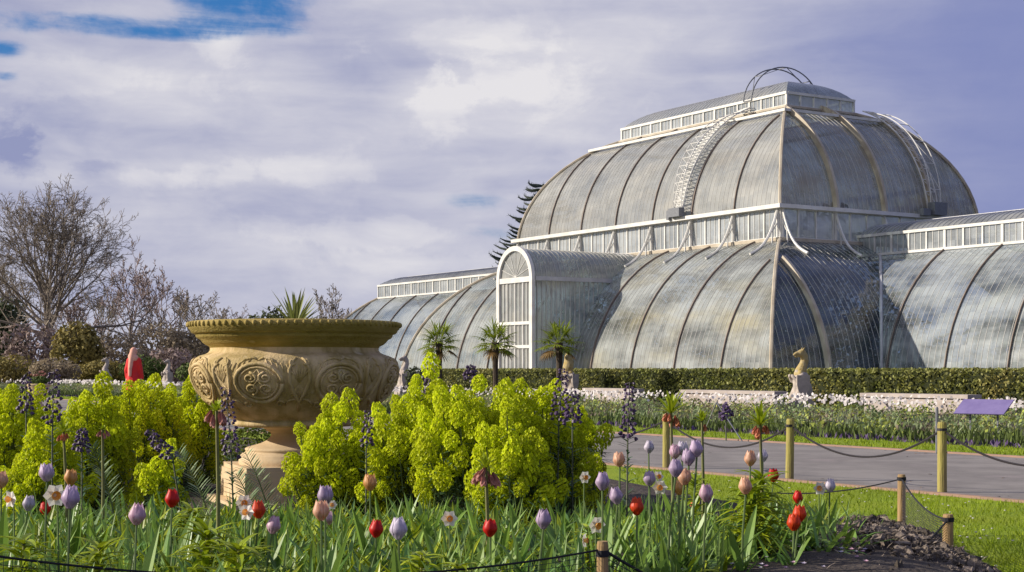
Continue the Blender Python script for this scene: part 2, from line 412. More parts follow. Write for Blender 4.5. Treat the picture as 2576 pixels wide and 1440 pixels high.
MT['dome_green'] = mat('mossy_bush_leaf', (0.14, 0.18, 0.012), (0.09, 0.13, 0.01), 8, 0.7, trans=0.2)
MT['strap'] = mat('glaucous_strap_leaf', (0.12, 0.25, 0.06), (0.24, 0.36, 0.05), 3, 0.42, trans=0.3, spec=0.5)
MT['lime_leaf'] = mat('bright_lily_leaf', (0.27, 0.36, 0.014), (0.38, 0.43, 0.02), 4, 0.42, trans=0.32, spec=0.45)
MT['tulip_stem'] = mat('tulip_stem', (0.14, 0.2, 0.07), None, rough=0.5, trans=0.1)
MT['frit'] = mat('dark_purple_bell', (0.06, 0.032, 0.085), (0.10, 0.06, 0.13), 30, 0.5, trans=0.1)
MT['frit_stem'] = mat('purple_green_stem', (0.09, 0.1, 0.06), None, rough=0.6)
MT['narc_w'] = mat('narcissus_white', (0.80, 0.78, 0.74), (0.72, 0.68, 0.6), 20, 0.55, trans=0.3)
MT['narc_o'] = mat('narcissus_orange_cup', (0.8, 0.34, 0.05), (0.85, 0.5, 0.16), 30, 0.5, trans=0.2)
MT['bed_leaf'] = mat('bulb_bed_foliage', (0.21, 0.27, 0.12), (0.29, 0.33, 0.17), 0.5, 0.6, trans=0.25)
MT['bed_white'] = mat('bulb_bed_white_flower', (0.8, 0.75, 0.72), (0.7, 0.64, 0.62), 1.0, 0.6, trans=0.25)
MT['viola'] = mat('violet_edging_flower', (0.12, 0.07, 0.2), (0.07, 0.05, 0.08), 2, 0.7)
MT['skin'] = mat('skin', (0.62, 0.38, 0.28), None, rough=0.5, tint=False)
MT['coat'] = mat('bright_red_coat', (0.74, 0.028, 0.022), (0.62, 0.03, 0.035), 6, 0.7, tint=False)
MT['scarf'] = mat('salmon_scarf', (0.72, 0.36, 0.27), (0.8, 0.42, 0.3), 8, 0.8, tint=False)
MT['trouser'] = mat('dark_trousers', (0.03, 0.032, 0.045), None, rough=0.8, tint=False)
MT['crown'] = mat('faded_orange_bell', (0.6, 0.22, 0.07), (0.5, 0.17, 0.12), 25, 0.55, trans=0.25)
MT['crown_pink'] = mat('faded_pink_bell', (0.48, 0.2, 0.16), (0.36, 0.15, 0.12), 25, 0.6, trans=0.2)
MT['brown_leaf'] = mat('brown_thicket_twigs', (0.36, 0.29, 0.19), (0.26, 0.21, 0.145), 0.5, 0.9, trans=0.35)
MT['willow'] = mat('olive_spring_leaf', (0.28, 0.225, 0.06), (0.2, 0.165, 0.05), 0.6, 0.8, trans=0.2)
MT['blossom'] = mat('pink_blossom', (0.36, 0.27, 0.25), (0.25, 0.19, 0.16), 0.8, 0.8, trans=0.2)
MT['evergreen'] = mat('dark_evergreen_leaf', (0.06, 0.08, 0.04), (0.09, 0.1, 0.045), 0.7, 0.8, trans=0.2)
MT['bushgreen'] = mat('park_shrub_leaf', (0.11, 0.15, 0.03), (0.07, 0.10, 0.025), 0.7, 0.8, trans=0.15)
MT['arau'] = mat('dark_conifer_scales', (0.055, 0.07, 0.055), (0.075, 0.09, 0.07), 1.0, 0.8)
MT['slender'] = mat('narrow_bulb_leaf', (0.16, 0.26, 0.06), (0.23, 0.33, 0.08), 3, 0.45, trans=0.3)
MT['dark_low'] = mat('low_cover_leaf', (0.07, 0.12, 0.025), (0.12, 0.17, 0.03), 4, 0.55, trans=0.25)
MT['yucca'] = mat('spiky_palm_leaf', (0.20, 0.23, 0.05), (0.28, 0.3, 0.10), 5, 0.5, trans=0.2)

# ------------------------------------------------------------------ the glasshouse (local x runs along its length, local y towards the flower beds)
HB = rad(122)
house = thing('glasshouse', (15.4, 106.7, 0), HB, 'huge domed Victorian iron and glass palm house with long curved wings behind the hedge', 'greenhouse')
def hl(x, y, z):
    c, s = math.cos(HB), math.sin(HB)
    return (15.4 + x * c - y * s, 106.7 + x * s + y * c, z)
RL, T0 = 9.63, rad(5)
Z0 = 0.6
ZT = 8.88
def prof(z0, Rr, t0, t1, n):
    out = []; L0 = Rr * t0
    for k in range(n + 1):
        t = t0 + (t1 - t0) * k / n
        out.append((Rr * (math.cos(t0) - math.cos(t)), z0 + Rr * (math.sin(t) - math.sin(t0)), t, Rr * t - L0))
    return out
def inset(z):
    t = math.asin(min(0.999, math.sin(T0) + (z - Z0) / RL))
    return RL * (math.cos(T0) - math.cos(t))
TL = math.asin(math.sin(T0) + (ZT - Z0) / RL)
LOW = prof(Z0, RL, T0, TL, 14)
IN_L = LOW[-1][0]
AL, BL = 21.0, 15.0
AU, BU = AL - IN_L, BL - IN_L
ZR = 10.8
RU = 8.5
TU = rad(70)
UP = prof(ZR, RU, T0, TU, 14)
IN_U = UP[-1][0]
ZD = UP[-1][1]
AW, BW = 55.0, 6.8
ZW = 8.05
TW = math.asin(math.sin(T0) + (ZW - Z0) / RL)
WING = prof(Z0, RL, T0, TW, 12)
IN_W = WING[-1][0]

def pt(axis, sg, a, p, z):
    return (a, sg * p, z) if axis == 'y' else (sg * p, a, z)
def face(mb, P, axis, sg, half_perp, ranges):
    """glass skin of one side; ranges(i) -> [(lo, hi), ...] along the side at inset i"""
    for r in range(len(ranges(0.0))):
        rows = []
        for (i, z, t, arc) in P:
            lo, hi = ranges(i)[r]
            rows.append((pt(axis, sg, lo, half_perp - i, z), pt(axis, sg, hi, half_perp - i, z), lo, hi, arc))
        b = len(mb.v)
        for A, B, lo, hi, arc in rows:
            mb.v += [A, B]; mb.uv += [(lo, arc), (hi, arc)]; mb.c += [1.0, 1.0]
        for k in range(len(rows) - 1):
            q = (b + 2 * k, b + 2 * k + 1, b + 2 * k + 3, b + 2 * k + 2)
            mb.f.append(q); mb.mi.append(0)
def glass():
    m = MB(); m.uv = []; return m
def strip(mb, pts, nrm, lat, w, h, inn=0.03):
    """a bar of box section following pts, standing h proud of the glass"""
    vs = []; fs = []
    lat = Vector(lat)
    for p, n in zip(pts, nrm):
        p = Vector(p); n = Vector(n)
        for a, b in ((-w, -inn), (-w, h), (w, h), (w, -inn)):
            vs.append(tuple(p + lat * a + n * b))
    for k in range(len(pts) - 1):
        for j in range(4):
            j2 = (j + 1) % 4
            fs.append((k * 4 + j, k * 4 + j2, (k + 1) * 4 + j2, (k + 1) * 4 + j))
    e = (len(pts) - 1) * 4
    fs += [(3, 2, 1, 0), (e, e + 1, e + 2, e + 3)]
    mb.add(vs, fs)
def nvec(axis, sg, t):
    c, s = math.cos(t), math.sin(t)
    return (0, sg * c, s) if axis == 'y' else (sg * c, 0, s)
def rib_path(P, axis, sg, hp, a, ranges):
    pts = []; nr = []
    for (i, z, t, arc) in P:
        if any(lo - 1e-6 <= a <= hi + 1e-6 for lo, hi in ranges(i)):
            pts.append(pt(axis, sg, a, hp - i, z)); nr.append(nvec(axis, sg, t))
    return pts, nr
def bars(mb, P, axis, sg, hp, ranges, step, w=0.01, h=0.016):
    lim = max(abs(x) for r in ranges(0.0) for x in r)
    lat = (1, 0, 0) if axis == 'y' else (0, 1, 0)
    n = int(lim / step)
    for j in range(-n, n + 1):
        p, q = rib_path(P, axis, sg, hp, j * step + 0.07, ranges)
        if len(p) > 1: strip(mb, p, q, lat, w, h, 0.0)
def rib(P, axis, sg, hp, a, ranges, w=0.028, h=0.11, parent=house, m='rib_shade'):
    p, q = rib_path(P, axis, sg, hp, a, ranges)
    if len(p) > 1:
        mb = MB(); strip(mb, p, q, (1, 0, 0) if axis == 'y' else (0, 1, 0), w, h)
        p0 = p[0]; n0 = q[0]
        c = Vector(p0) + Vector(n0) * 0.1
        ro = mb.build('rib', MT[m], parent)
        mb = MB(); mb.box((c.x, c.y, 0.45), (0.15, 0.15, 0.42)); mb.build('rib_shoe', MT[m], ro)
def hip(P, a, b, sx, sy, w=0.11):
    mb = MB()
    mb.tube([(sx * (a - i + 0.05), sy * (b - i + 0.05), z + 0.03) for i, z, t, arc in P], w, 6)
    mb.build('hip_ridge', MT['rib'], house)

HWI = lambda i: max(BW - i, BW - IN_W)
lowF = lambda i: [(-(AL - i), AL - i)]
lowE = lambda i: [(-(BL - i), -HWI(i)), (HWI(i), BL - i)]
upF = lambda i: [(-(AU - i), AU - i)]
upE = lambda i: [(-(BU - i), BU - i)]
winF = lambda i: [(-(AW - i), -(AL - i)), (AL - i, AW - i)]
winE = lambda i: [(-(BW - i), BW - i)]

def tier(P, a, b, rf, re, mf, step, front_only_bars=True):
    for sg in (1, -1):
        for ax, hp, rg, m_ in (('y', b, rf, mf[0]), ('x', a, re, mf[1])):
            for q in range(len(rg(0.0))):
                one = lambda i, rg=rg, q=q: [rg(i)[q]]
                g = glass(); face(g, P, ax, sg, hp, one); gg = g.build('curved_glazing', m_, house, True)
                if (ax, sg) == ('x', 1): continue
                mb = MB(); bars(mb, P, ax, sg, hp, one, step if (ax, sg) != ('y', -1) else step * 2); mb.build('glazing_bars', MT['iron_bar'], gg)
# porch opening in the front of the lower tier is closed by the porch itself
tier(LOW, AL, BL, lowF, lowE, (MT['glass_low'], MT['glass_clear_shade']), 0.4)
tier(UP, AU, BU, upF, upE, (MT['glass_lit'], MT['glass_end_shade']), 0.4)
tier(WING, AW, BW, winF, winE, (MT['glass_wing'], MT['glass_wing']), 0.4)
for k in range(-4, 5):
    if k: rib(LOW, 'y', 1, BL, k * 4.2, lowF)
for a in (-10.9, 10.9): rib(LOW, 'x', -1, AL, a, lowE, 0.1, 0.3, m='rib')
bw_ = 0.0
for a in (): rib(LOW, 'x', -1, AL, a, lambda i: [(-99, -bw_) , (bw_, 99)], 0.085, 0.14, m='rib')
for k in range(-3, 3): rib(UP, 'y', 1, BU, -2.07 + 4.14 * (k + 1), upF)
for a in (-4.1, 0.0, 4.1): rib(UP, 'x', -1, AU, a, upE, 0.1, 0.34, m='rib')
for k in range(0, 9):
    rib(WING, 'y', 1, BW, -(AL + 0.35 + 4.2 * k), winF)
    rib(WING, 'y', 1, BW, AL + 0.35 + 4.2 * k, winF)
for sx in (1, -1):
    for sy in (1, -1):
        hip(LOW, AL, BL, sx, sy); hip(UP, AU, BU, sx, sy)
        hip(WING, AW, BW, sx, sy)
        mb = MB(); mb.tube([(sx * (AL - i), sy * (BW - i), z + 0.05) for i, z, t, a in WING], 0.1, 6); mb.build('valley_gutter', MT['lead'], house)

# plinth and floor
mb = MB()
for x0, x1, b in ((-AL, AL, BL),):
    for sy in (1, -1): mb.box((0, sy * (b - 0.1), 0.3), (a_ := AL, 0.16, 0.3))
    for sx in (1, -1):
        for sy in (1, -1): mb.box((sx * (AL - 0.1), sy * (BL + BW) / 2, 0.298), (0.16, (BL - BW) / 2 - 0.18, 0.298))
for sx in (1, -1):
    for sy in (1, -1): mb.box((sx * (AL + AW) / 2, sy * (BW - 0.1), 0.302), ((AW - AL) / 2, 0.16, 0.302))
    mb.box((sx * (AW - 0.1), 0, 0.296), (0.16, BW - 0.28, 0.296))
mb.build('plinth', MT['plinth'], house)
mb = MB()
mb.quad((-AL + .4, -BL + .4, .03), (AL - .4, -BL + .4, .03), (AL - .4, BL - .4, .03), (-AL + .4, BL - .4, .03))
for sx in (1, -1): mb.quad((sx * (AL - .39), -BW + .3, .034), (sx * (AW - .3), -BW + .3, .034), (sx * (AW - .3), BW - .3, .034), (sx * (AL - .39), BW - .3, .034))
mb.build('floor', MT['dark_floor'], house)

def clerestory(a, b, z0, z1, gm, post=1.38, x_rng=None, name='clerestory'):
    """a band of upright windows; x_rng limits it to one wing"""
    g = glass(); xs = x_rng or (-a, a)
    def wall(p, q, u0):
        n = len(g.v); d = (Vector(q) - Vector(p)).length
        g.v += [(*p, z0), (*q, z0), (*q, z1), (*p, z1)]; g.uv += [(u0, z0), (u0 + d, z0), (u0 + d, z1), (u0, z1)]; g.c += [1.0] * 4
        g.f.append((n, n + 1, n + 2, n + 3)); g.mi.append(0)
    f = MB(); bx = f.box
    for sy in (1, -1):
        wall((xs[0], sy * b), (xs[1], sy * b), 3 * sy)
        n = max(2, round((xs[1] - xs[0]) / post))
        for k in range(n + 1):
            x = xs[0] + (xs[1] - xs[0]) * k / n
            bx((x, sy * (b + 0.01), (z0 + z1) / 2), (0.055 if k % 3 else 0.085, 0.06, (z1 - z0) / 2))
            if k < n:
                for j in (1, 2):
                    bx((x + j * (xs[1] - xs[0]) / n / 3, sy * b, (z0 + z1) / 2), (0.016, 0.03, (z1 - z0) / 2 - 0.02))
        for z, h in ((z0 + 0.06, 0.075), (z1 - 0.05, 0.085)): bx(((xs[0] + xs[1]) / 2, sy * (b + 0.02), z), ((xs[1] - xs[0]) / 2 + 0.075, 0.09, h))
    for x in ([-a, a] if x_rng is None else [x_rng[0] if x_rng[0] < -30 else x_rng[1]]):
        wall((x, -b), (x, b), 40)
        n = max(2, round(2 * b / post))
        s = 1 if x > 0 else -1
        for k in range(1, n): bx((x + 0.01 * s, -b + 2 * b * k / n, (z0 + z1) / 2), (0.06, 0.05, (z1 - z0) / 2 - 0.003))
        for z, h in ((z0 + 0.06, 0.072), (z1 - 0.05, 0.082)): bx((x + 0.02 * s, 0, z), (0.092, b - 0.072, h))
    w = g.build(name, gm, house)
    f.build('window_frame', MT['iron_white'], w)
    return w
clerestory(AU, BU, ZT, ZR, MT['glass_band'])
bwc = BW - IN_W
clerestory(0, bwc, ZW, 9.35, MT['glass_band'], 1.4, (AU, AW - IN_W))
clerestory(0, bwc, ZW, 9.35, MT['glass_band'], 1.4, (-(AW - IN_W), -AU))
AD, BD = AU - IN_U, BU - IN_U
clerestory(AD, BD, ZD, ZD + 0.95, MT['glass_band'], 1.2)

def cap_roof(a0, a1, b, z, rise, t0=rad(38), hips=(True, True)):
    """low curved roof, hipped at the chosen ends"""
    Rr = b / math.cos(t0)
    k = rise / (Rr * (1 - math.sin(t0)))
    P = [(Rr * (math.cos(t0) - math.cos(t)), z + k * Rr * (math.sin(t) - math.sin(t0)), t, Rr * (t - t0)) for t in [t0 + (PI / 2 - t0) * j / 8 for j in range(9)]]
    g = glass()
    for sy in (1, -1):
        n = len(g.v)
        for i, zz, t, arc in P:
            lo = a0 + (i if hips[0] else 0); hi = a1 - (i if hips[1] else 0)
            g.v += [(lo, sy * (b - i), zz), (hi, sy * (b - i), zz)]; g.uv += [(lo, arc), (hi, arc)]; g.c += [1., 1.]
        for j in range(8): g.f.append((n + 2 * j, n + 2 * j + 1, n + 2 * j + 3, n + 2 * j + 2)); g.mi.append(0)
    for end, on, s in ((a0, hips[0], 1), (a1, hips[1], -1)):
        if on:
            n = len(g.v)
            for i, zz, t, arc in P:
                x = end + s * i
                g.v += [(x, -(b - i), zz), (x, b - i, zz)]; g.uv += [(-(b - i), arc), (b - i, arc)]; g.c += [1., 1.]
            for j in range(8): g.f.append((n + 2 * j, n + 2 * j + 1, n + 2 * j + 3, n + 2 * j + 2)); g.mi.append(0)
    r = g.build('curved_roof', MT['roof_glass'], house, True)
    f = MB()
    x = a0 + 0.4
    while x < a1 - 0.2:
        for sy in (1, -1):
            pts = [(x, sy * (b - i), zz + 0.01) for i, zz, t, arc in P if (not hips[0] or x > a0 + i) and (not hips[1] or x < a1 - i)]
            if len(pts) > 1: f.tube(pts, 0.022, 3, cap=False)
        x += 0.4
    f.tube([(a0 + (b if hips[0] else 0), 0, z + rise + 0.03), (a1 - (b if hips[1] else 0), 0, z + rise + 0.03)], 0.07, 5)
    f.build('roof_bars', MT['lead'], r)
cap_roof(-AD, AD, BD, ZD + 0.95, 1.3)
cap_roof(AU, AW - IN_W, bwc, 9.35, 0.75, hips=(False, True))
cap_roof(-(AW - IN_W), -AU, bwc, 9.35, 0.75, hips=(True, False))

def ring_rail(name, a, b, z, w, h, m):
    f = MB()
    for sy in (1, -1): f.box((0, sy * b, z), (a + w, w, h))
    for sx in (1, -1): f.box((sx * a, 0, z), (w, b - w, h - 0.003))
    return f.build(name, m, house)
ring_rail('gallery_rail', AU + 0.3, BU + 0.3, ZR + 0.02, 0.13, 0.12, MT['iron_white'])
ring_rail('roof_gutter', AU + 0.16, BU + 0.16, ZT - 0.02, 0.16, 0.1, MT['rib'])
ring_rail('roof_gutter', AD + 0.12, BD + 0.12, ZD, 0.12, 0.07, MT['rib'])
tm = math.asin(math.sin(T0) + (17.35 - ZR) / RU); im = RU * (math.cos(T0) - math.cos(tm))
ring_rail('dome_rail', AU - im + 0.25, BU - im + 0.25, 17.45, 0.09, 0.09, MT['iron_white'])

# flying brackets that spring from the lower roof to the gallery
def bracket(axis, sg, a, hp):
    f = MB()
    i1 = 4.3; z1 = Z0 + RL * (math.sin(math.acos(math.cos(T0) - i1 / RL)) - math.sin(T0))
    out = IN_L - i1
    pts = []
    for k in range(9):
        u = k / 8
        o = out * (1 - u) ** 1.0
        zz = z1 + (ZR - 0.1 - z1) * (0.32 * u + 0.68 * u ** 3.2)
        pts.append(pt(axis, sg, a, hp + o + 0.06, zz + 0.1))
    f.tube(pts, [0.085] * 9, 6)
    f.tube([pt(axis, sg, a, hp + 0.08, ZT), pt(axis, sg, a, hp + 0.08, ZR)], 0.1, 6)
    f.tube([pt(axis, sg, a, hp + 0.55, ZT - 0.35), pt(axis, sg, a, hp + 0.5, ZT + 0.45), pt(axis, sg, a, hp + 0.12, ZT + 1.0)], [0.05, 0.045, 0.04], 5)
    f.build('gallery_bracket', MT['iron_white'], house)
for k in range(-3, 3): bracket('y', 1, -2.07 + 4.14 * (k + 1), BU)
bracket('y', 1, AU - 0.1, BU); bracket('y', 1, -AU + 0.1, BU)
for a in (BU - 0.1, 4.1, 0.0, -4.1): bracket('x', -1, a, AU)

# porch: round-headed frame, glazed sides and barrel roof running back into the curved front
PH, PZ, PY = 2.0, 6.9, 17.9
porch = obj('porch', None, house)
g = glass()
for sx in (1, -1):
    n = len(g.v); K = 12
    for k in range(K + 1):
        z = 0.6 + (PZ - 0.6) * k / K
        yi = BL - inset(z)
        g.v += [(sx * PH, PY, z), (sx * PH, yi, z)]; g.uv += [(0, z), (PY - yi, z)]; g.c += [1., 1.]
    for k in range(K): g.f.append((n + 2 * k, n + 2 * k + 1, n + 2 * k + 3, n + 2 * k + 2)); g.mi.append(0)
g.build('side_glazing', MT['glass_low'], porch)
g = glass(); K = 18; n = 0
for k in range(K + 1):
    a = PI * k / K; x = PH * math.cos(a); z = PZ + PH * math.sin(a)
    yi = BL - (inset(min(z, ZT - 0.01))) - (0.0 if z < ZT else 0.3)
    g.v += [(x, PY, z), (x, yi, z)]; g.uv += [(a * PH, 0), (a * PH, PY - yi)]; g.c += [1., 1.]
for k in range(K): g.f.append((2 * k, 2 * k + 1, 2 * k + 3, 2 * k + 2)); g.mi.append(0)
g.build('barrel_roof', MT['roof_glass'], porch, True)
g = glass()
g.v.append((0, PY - 0.03, 0.1)); g.uv.append((0, 0)); g.c.append(1.)
ring = [(PH, 0.1)] + [(PH * math.cos(PI * k / 18), PZ + PH * math.sin(PI * k / 18)) for k in range(19)] + [(-PH, 0.1)]
for x, z in ring: g.v.append((x, PY - 0.03, z)); g.uv.append((x, z)); g.c.append(1.)
for k in range(len(ring) - 1): g.f.append((0, k + 1, k + 2)); g.mi.append(0)
g.build('end_glazing', MT['glass_lit'], porch)
f = MB()
pts = [(PH, PY, 0)] + [(PH * math.cos(PI * k / 24), PY, PZ + PH * math.sin(PI * k / 24)) for k in range(25)] + [(-PH, PY, 0)]
vs = []; fs = []
for j, p in enumerate(pts):
    p = Vector(p)
    rd = Vector((p.x, 0, max(0, p.z - PZ))).normalized()
    for a, b in ((-0.17, -0.1), (-0.17, 0.13), (0.15, 0.13), (0.15, -0.1)):
        q = p + rd * a; vs.append((q.x, q.y + b, q.z))
for k in range(len(pts) - 1):
    for j in range(4): fs.append((k * 4 + j, k * 4 + (j + 1) % 4, (k + 1) * 4 + (j + 1) % 4, (k + 1) * 4 + j))
f.add(vs, fs); f.build('arch_frame', MT['iron_white'], porch)
for z, h in ((6.86, 0.17), (4.1, 0.1), (2.6, 0.1)):
    f = MB(); f.box((0, PY, z), (PH - 0.17, 0.09, h)); f.build('transom', MT['iron_white'], porch)
f = MB()
for x in (-0.95, 0.0, 0.95): f.box((x, PY, 3.35), (0.035, 0.05, 3.3))
for x in (-1.4, -0.48, 0.48, 1.4): f.box((x, PY, 3.35), (0.014, 0.03, 3.3))
for k in range(1, 8): f.tube([(0, PY, PZ + 0.15), (1.85 * math.cos(PI * k / 8), PY, PZ + 1.85 * math.sin(PI * k / 8))], 0.016, 4)
f.build('mullions', MT['iron_white'], porch)
f = MB()
for sx in (1, -1):
    y = PY - 0.35
    while y > BL - 3:
        z1 = PZ if y < BL + 5 else PZ
        zb = 0.5
        if y < BL: # the side wall starts where the curved front falls away
            zb = Z0 + RL * (math.sin(math.acos(max(0.36, math.cos(T0) - (BL - y) / RL))) - math.sin(T0))
        if zb < PZ: f.box((sx * (PH + 0.01), y, (zb + PZ) / 2), (0.035, 0.022, (PZ - zb) / 2))
        y -= 0.36
f.build('glazing_bars', MT['iron_bar'], porch)
f = MB()
y = PY - 0.35
while y > 9:
    pts = []
    for k in range(13):
        a = PI * k / 12; z = PZ + (PH + 0.015) * math.sin(a)
        if y > BL - inset(min(z, ZT - 0.01)): pts.append(((PH + 0.015) * math.cos(a), y, z))
        elif pts: f.tube(pts, 0.025, 3, cap=False); pts = []
    if len(pts) > 1: f.tube(pts, 0.025, 3, cap=False)
    y -= 0.36
f.build('barrel_bars', MT['iron_bar'], porch)
for sx in (1, -1):
    f = MB(); yi = BL - inset(PZ)
    f.box((sx * (PH + 0.08), (PY - 0.14 + yi) / 2, PZ), (0.1, (PY - 0.14 - yi) / 2, 0.13)); f.build('eaves_gutter', MT['lead'], porch)

# access ladders bent over the dome
def ladder(paths, rungs_every, m, w0):
    f = MB()
    A, B = paths
    f.tube(A, w0, 5); f.tube(B, w0, 5)
    for k in range(0, len(A), rungs_every):
        f.tube([A[k], B[k]], w0 * 0.75, 4)
        if k + rungs_every < len(A):
            f.tube([A[k], B[k + rungs_every]], w0 * 0.55, 4)
    return f.build('roof_ladder', m, house)
def dome_pts(axis, sg, hp, a, off, n=36, t_end=None):
    out = []
    for k in range(n + 1):
        t = T0 + ((t_end or TU) - T0) * k / n
        i = RU * (math.cos(T0) - math.cos(t)); z = ZR + RU * (math.sin(t) - math.sin(T0))
        of = off if off < .5 else .3 + (off - .3) * math.sin(PI * min(1, k / n * 1.08)) ** .7
        out.append(pt(axis, sg, a, hp - i + of * math.cos(t), z + of * math.sin(t)))
    return out
ladder((dome_pts('y', 1, BU, -5.75, .45), dome_pts('y', 1, BU, -4.85, .45)), 1, MT['iron_white'], 0.04)
ladder((dome_pts('y', 1, BU, -5.72, .95), dome_pts('y', 1, BU, -4.88, .95)), 2, MT['iron_white'], 0.03)
def hoop(a, rr, zc):
    return [(a, rr * math.cos(t), zc + (rr * 0.86) * math.sin(t)) for t in [rad(4) + rad(172) * k / 24 for k in range(25)]]
ladder((hoop(-5.7, BD + 0.15, ZD + 0.7), hoop(-4.9, BD + 0.15, ZD + 0.7)), 6, MT['metal'], 0.045)
ladder((dome_pts('x', -1, AU, -4.6, .3), dome_pts('x', -1, AU, -3.7, .3)), 3, MT['iron_white'], 0.05)
ladder((dome_pts('x', -1, AU, -4.6, .95, t_end=TU), dome_pts('x', -1, AU, -3.7, .95, t_end=TU)), 6, MT['iron_white'], 0.035)
f = MB(); f.box((-(AU + 0.65), -4.1, ZR + 0.5), (0.3, 0.55, 0.4)); f.box((-(AU + 0.5), -3.1, ZR + 0.25), (0.25, 0.35, 0.22)); f.build('access_platform', MT['metal'], house)
f = MB(); f.box((-5.3, BU + 0.55, ZR + 0.42), (0.55, 0.22, 0.28)); f.box((-4.5, BU + 0.5, ZR + 0.3), (0.12, 0.15, 0.3)); f.build('access_platform', MT['metal'], house)

# ------------------------------------------------------------------ plants inside, seen through the panes
def indoor_palm():
    t = thing('indoor_palm')
    tr = MB(); tr.tube([(0, 0, 0), (0.1, 0.05, 2.2), (0.05, 0.1, 4.6)], [0.2, 0.16, 0.13], 7); tr.build('trunk', MT['trunk'], t)
    c = MB(); r = random.Random(3)
    for k in range(26):
        a = k * 2.4; e = r.uniform(-0.1, 1.25)
        d = Vector((math.cos(a) * math.cos(e), math.sin(a) * math.cos(e), math.sin(e)))
        base = Vector((0.05, 0.1, 4.5)); L_ = r.uniform(1.9, 2.7)
        p = base.copy(); dd = d.copy()
        for s in range(9):
            p = p + dd * L_ / 9; dd = (dd + Vector((0, 0, -0.17))).normalized()
            sd = dd.cross(Vector((0, 0, 1))).normalized()
            for q in (-1, 1):
                c.leaf(p, sd * q + dd * 0.5 + Vector((0, 0, -0.25)), 0.95 * (1 - s / 14), 0.17, 0.6, 2, t=r.uniform(0.7, 1.3))
    c.build('crown', MT['palm_leaf'], t)
    return t
ip = indoor_palm()
spots = [(-17.6, 11.0, .62, 'beside the shaded end wall of the lower dome'), (-16.3, 8.6, .9, 'tall and dark behind the shaded end glazing'), (-11, 9.5, .8, 'behind the front glazing near the corner ridge'), (-6.5, 9.5, .75, 'behind the front panes between porch and corner'),
         (-10.5, 2, 1.7, 'reaching up to the gallery windows of the dome'), (-10, 5.0, 1.5, 'rising into the dome behind the corner'), (4, 9.5, .75, 'behind the porch'), (11, 9.5, .75, 'in the far half of the lower dome'), (-24, 1.5, .7, 'at the near end of the right wing'),
         (-29, 1.8, .7, 'deeper in the right wing'), (-33, 1.2, .75, 'in the right wing where the frame cuts it'), (30, 1, .7, 'inside the far left wing'), (-5, 0, 2.1, 'tallest, under the lantern'), (-17, -8, .8, 'behind the far end wall')]
for k, (x, y, s, w) in enumerate(spots):
    o = ip if k == 0 else copy_tree(ip)
    o.location = hl(x, y, 0.035); o.scale = (s, s, s); o.rotation_euler = (0, 0, k * 1.3)
    tag(o, 'large green palm inside the glasshouse, ' + w, 'palm', 'palms growing inside the glasshouse')

# ------------------------------------------------------------------ ground, path, lawns, beds (p runs along the path, q across it)
def pq(p, q, z=0.0): return (-0.53 * p + 0.848 * q, 0.848 * p + 0.53 * q, z)
def topq(x, y): return (-0.53 * x + 0.848 * y, 0.848 * x + 0.53 * y)
def sheet(name, pts, m, sub=0):
    mb = MB(); n = len(pts); mb.add([tuple(p) for p in pts], [tuple(range(n))])
    return tag(mb.build(name, m), kind='structure')
def band(name, p0, p1, q0, q1, z, m): return sheet(name, [pq(p0, q0, z), pq(p0, q1, z), pq(p1, q1, z), pq(p1, q0, z)], m)
sheet('ground', [(-2500, -300, 0), (2500, -300, 0), (2500, 4000, 0), (-2500, 4000, 0)], MT['ground'])
band('near_lawn', -30, 160, -20, 10.6, 0.006, MT['turf'])
band('path', -30, 260, 10.7, 16.0, 0.006, MT['asphalt'])
band('far_verge', -30, 260, 16.1, 17.9, 0.008, MT['turf'])
band('far_bed_soil', -30, 160, 17.95, 31.0, 0.006, MT['soil'])
band('gravel_terrace', -60, 160, 36.5, 52.0, 0.006, MT['asphalt'])
mb = MB()
for q, w in ((16.05, 0.045), (10.65, 0.04)):
    a = Vector(pq(-30, q)); b = Vector(pq(260, q)); mid = (a + b) / 2
    mb.box((mid.x, mid.y, 0.012), (145, w, 0.016), 0, math.atan2(0.848, -0.53))
tag(mb.build('path_edging', MT['brick']), kind='structure')

def hump(x, y):
    return 0.12 * math.exp(-((x - 2.28) ** 2 / 0.12 + (y - 9.5) ** 2 / 0.9)) + 0.09 * math.exp(-((x - 2.25) ** 2 / 0.05 + (y - 8.0) ** 2 / 0.2)) + .08 * math.exp(-((x - 1.9) ** 2 / 0.05 + (y - 8.3) ** 2 / 0.3))
def bedz(x, y):
    """the near flower bed is gently mounded"""
    k = max(0.0, min(1.0, (11.8 - y) / 4.5))
    e = max(0.0, min(1.0, (2.75 - x) / 1.2))
    return 0.2 * (k * k * (3 - 2 * k)) * (e * e * (3 - 2 * e)) + 0.01
mb = MB(); nx, ny = 150, 90
def bed_edge(y):
    xr = 2.55 + 0.12 * math.sin(y * 2.1) if y < 11 else 2.55 - (y - 11) * 0.32
    return min(xr, (9.3 - 0.53 * y) / 0.848) if y > 12 else xr
for j in range(ny + 1):
    y = 2.0 + j * 24.0 / ny
    xe = bed_edge(y)
    for i in range(nx + 1):
        x = -14 + (xe + 14) * i / nx
        e = min(1, (nx - i) / 3)
        mb.v.append((x, y, (bedz(x, y) + hump(x, y)) * e + 0.012 + 0.05 * e * (mnoise.noise(Vector((x * 1.6, y * 1.6, 0))) + 0.4 * mnoise.noise(Vector((x * 5, y * 5, 3))) + .6)))
        mb.c.append(1.0)
for j in range(ny):
    for i in range(nx):
        a = j * (nx + 1) + i; mb.f.append((a, a + 1, a + nx + 2, a + nx + 1)); mb.mi.append(0)
tag(mb.build('flower_bed_soil', MT['soil'], None, True), kind='structure')

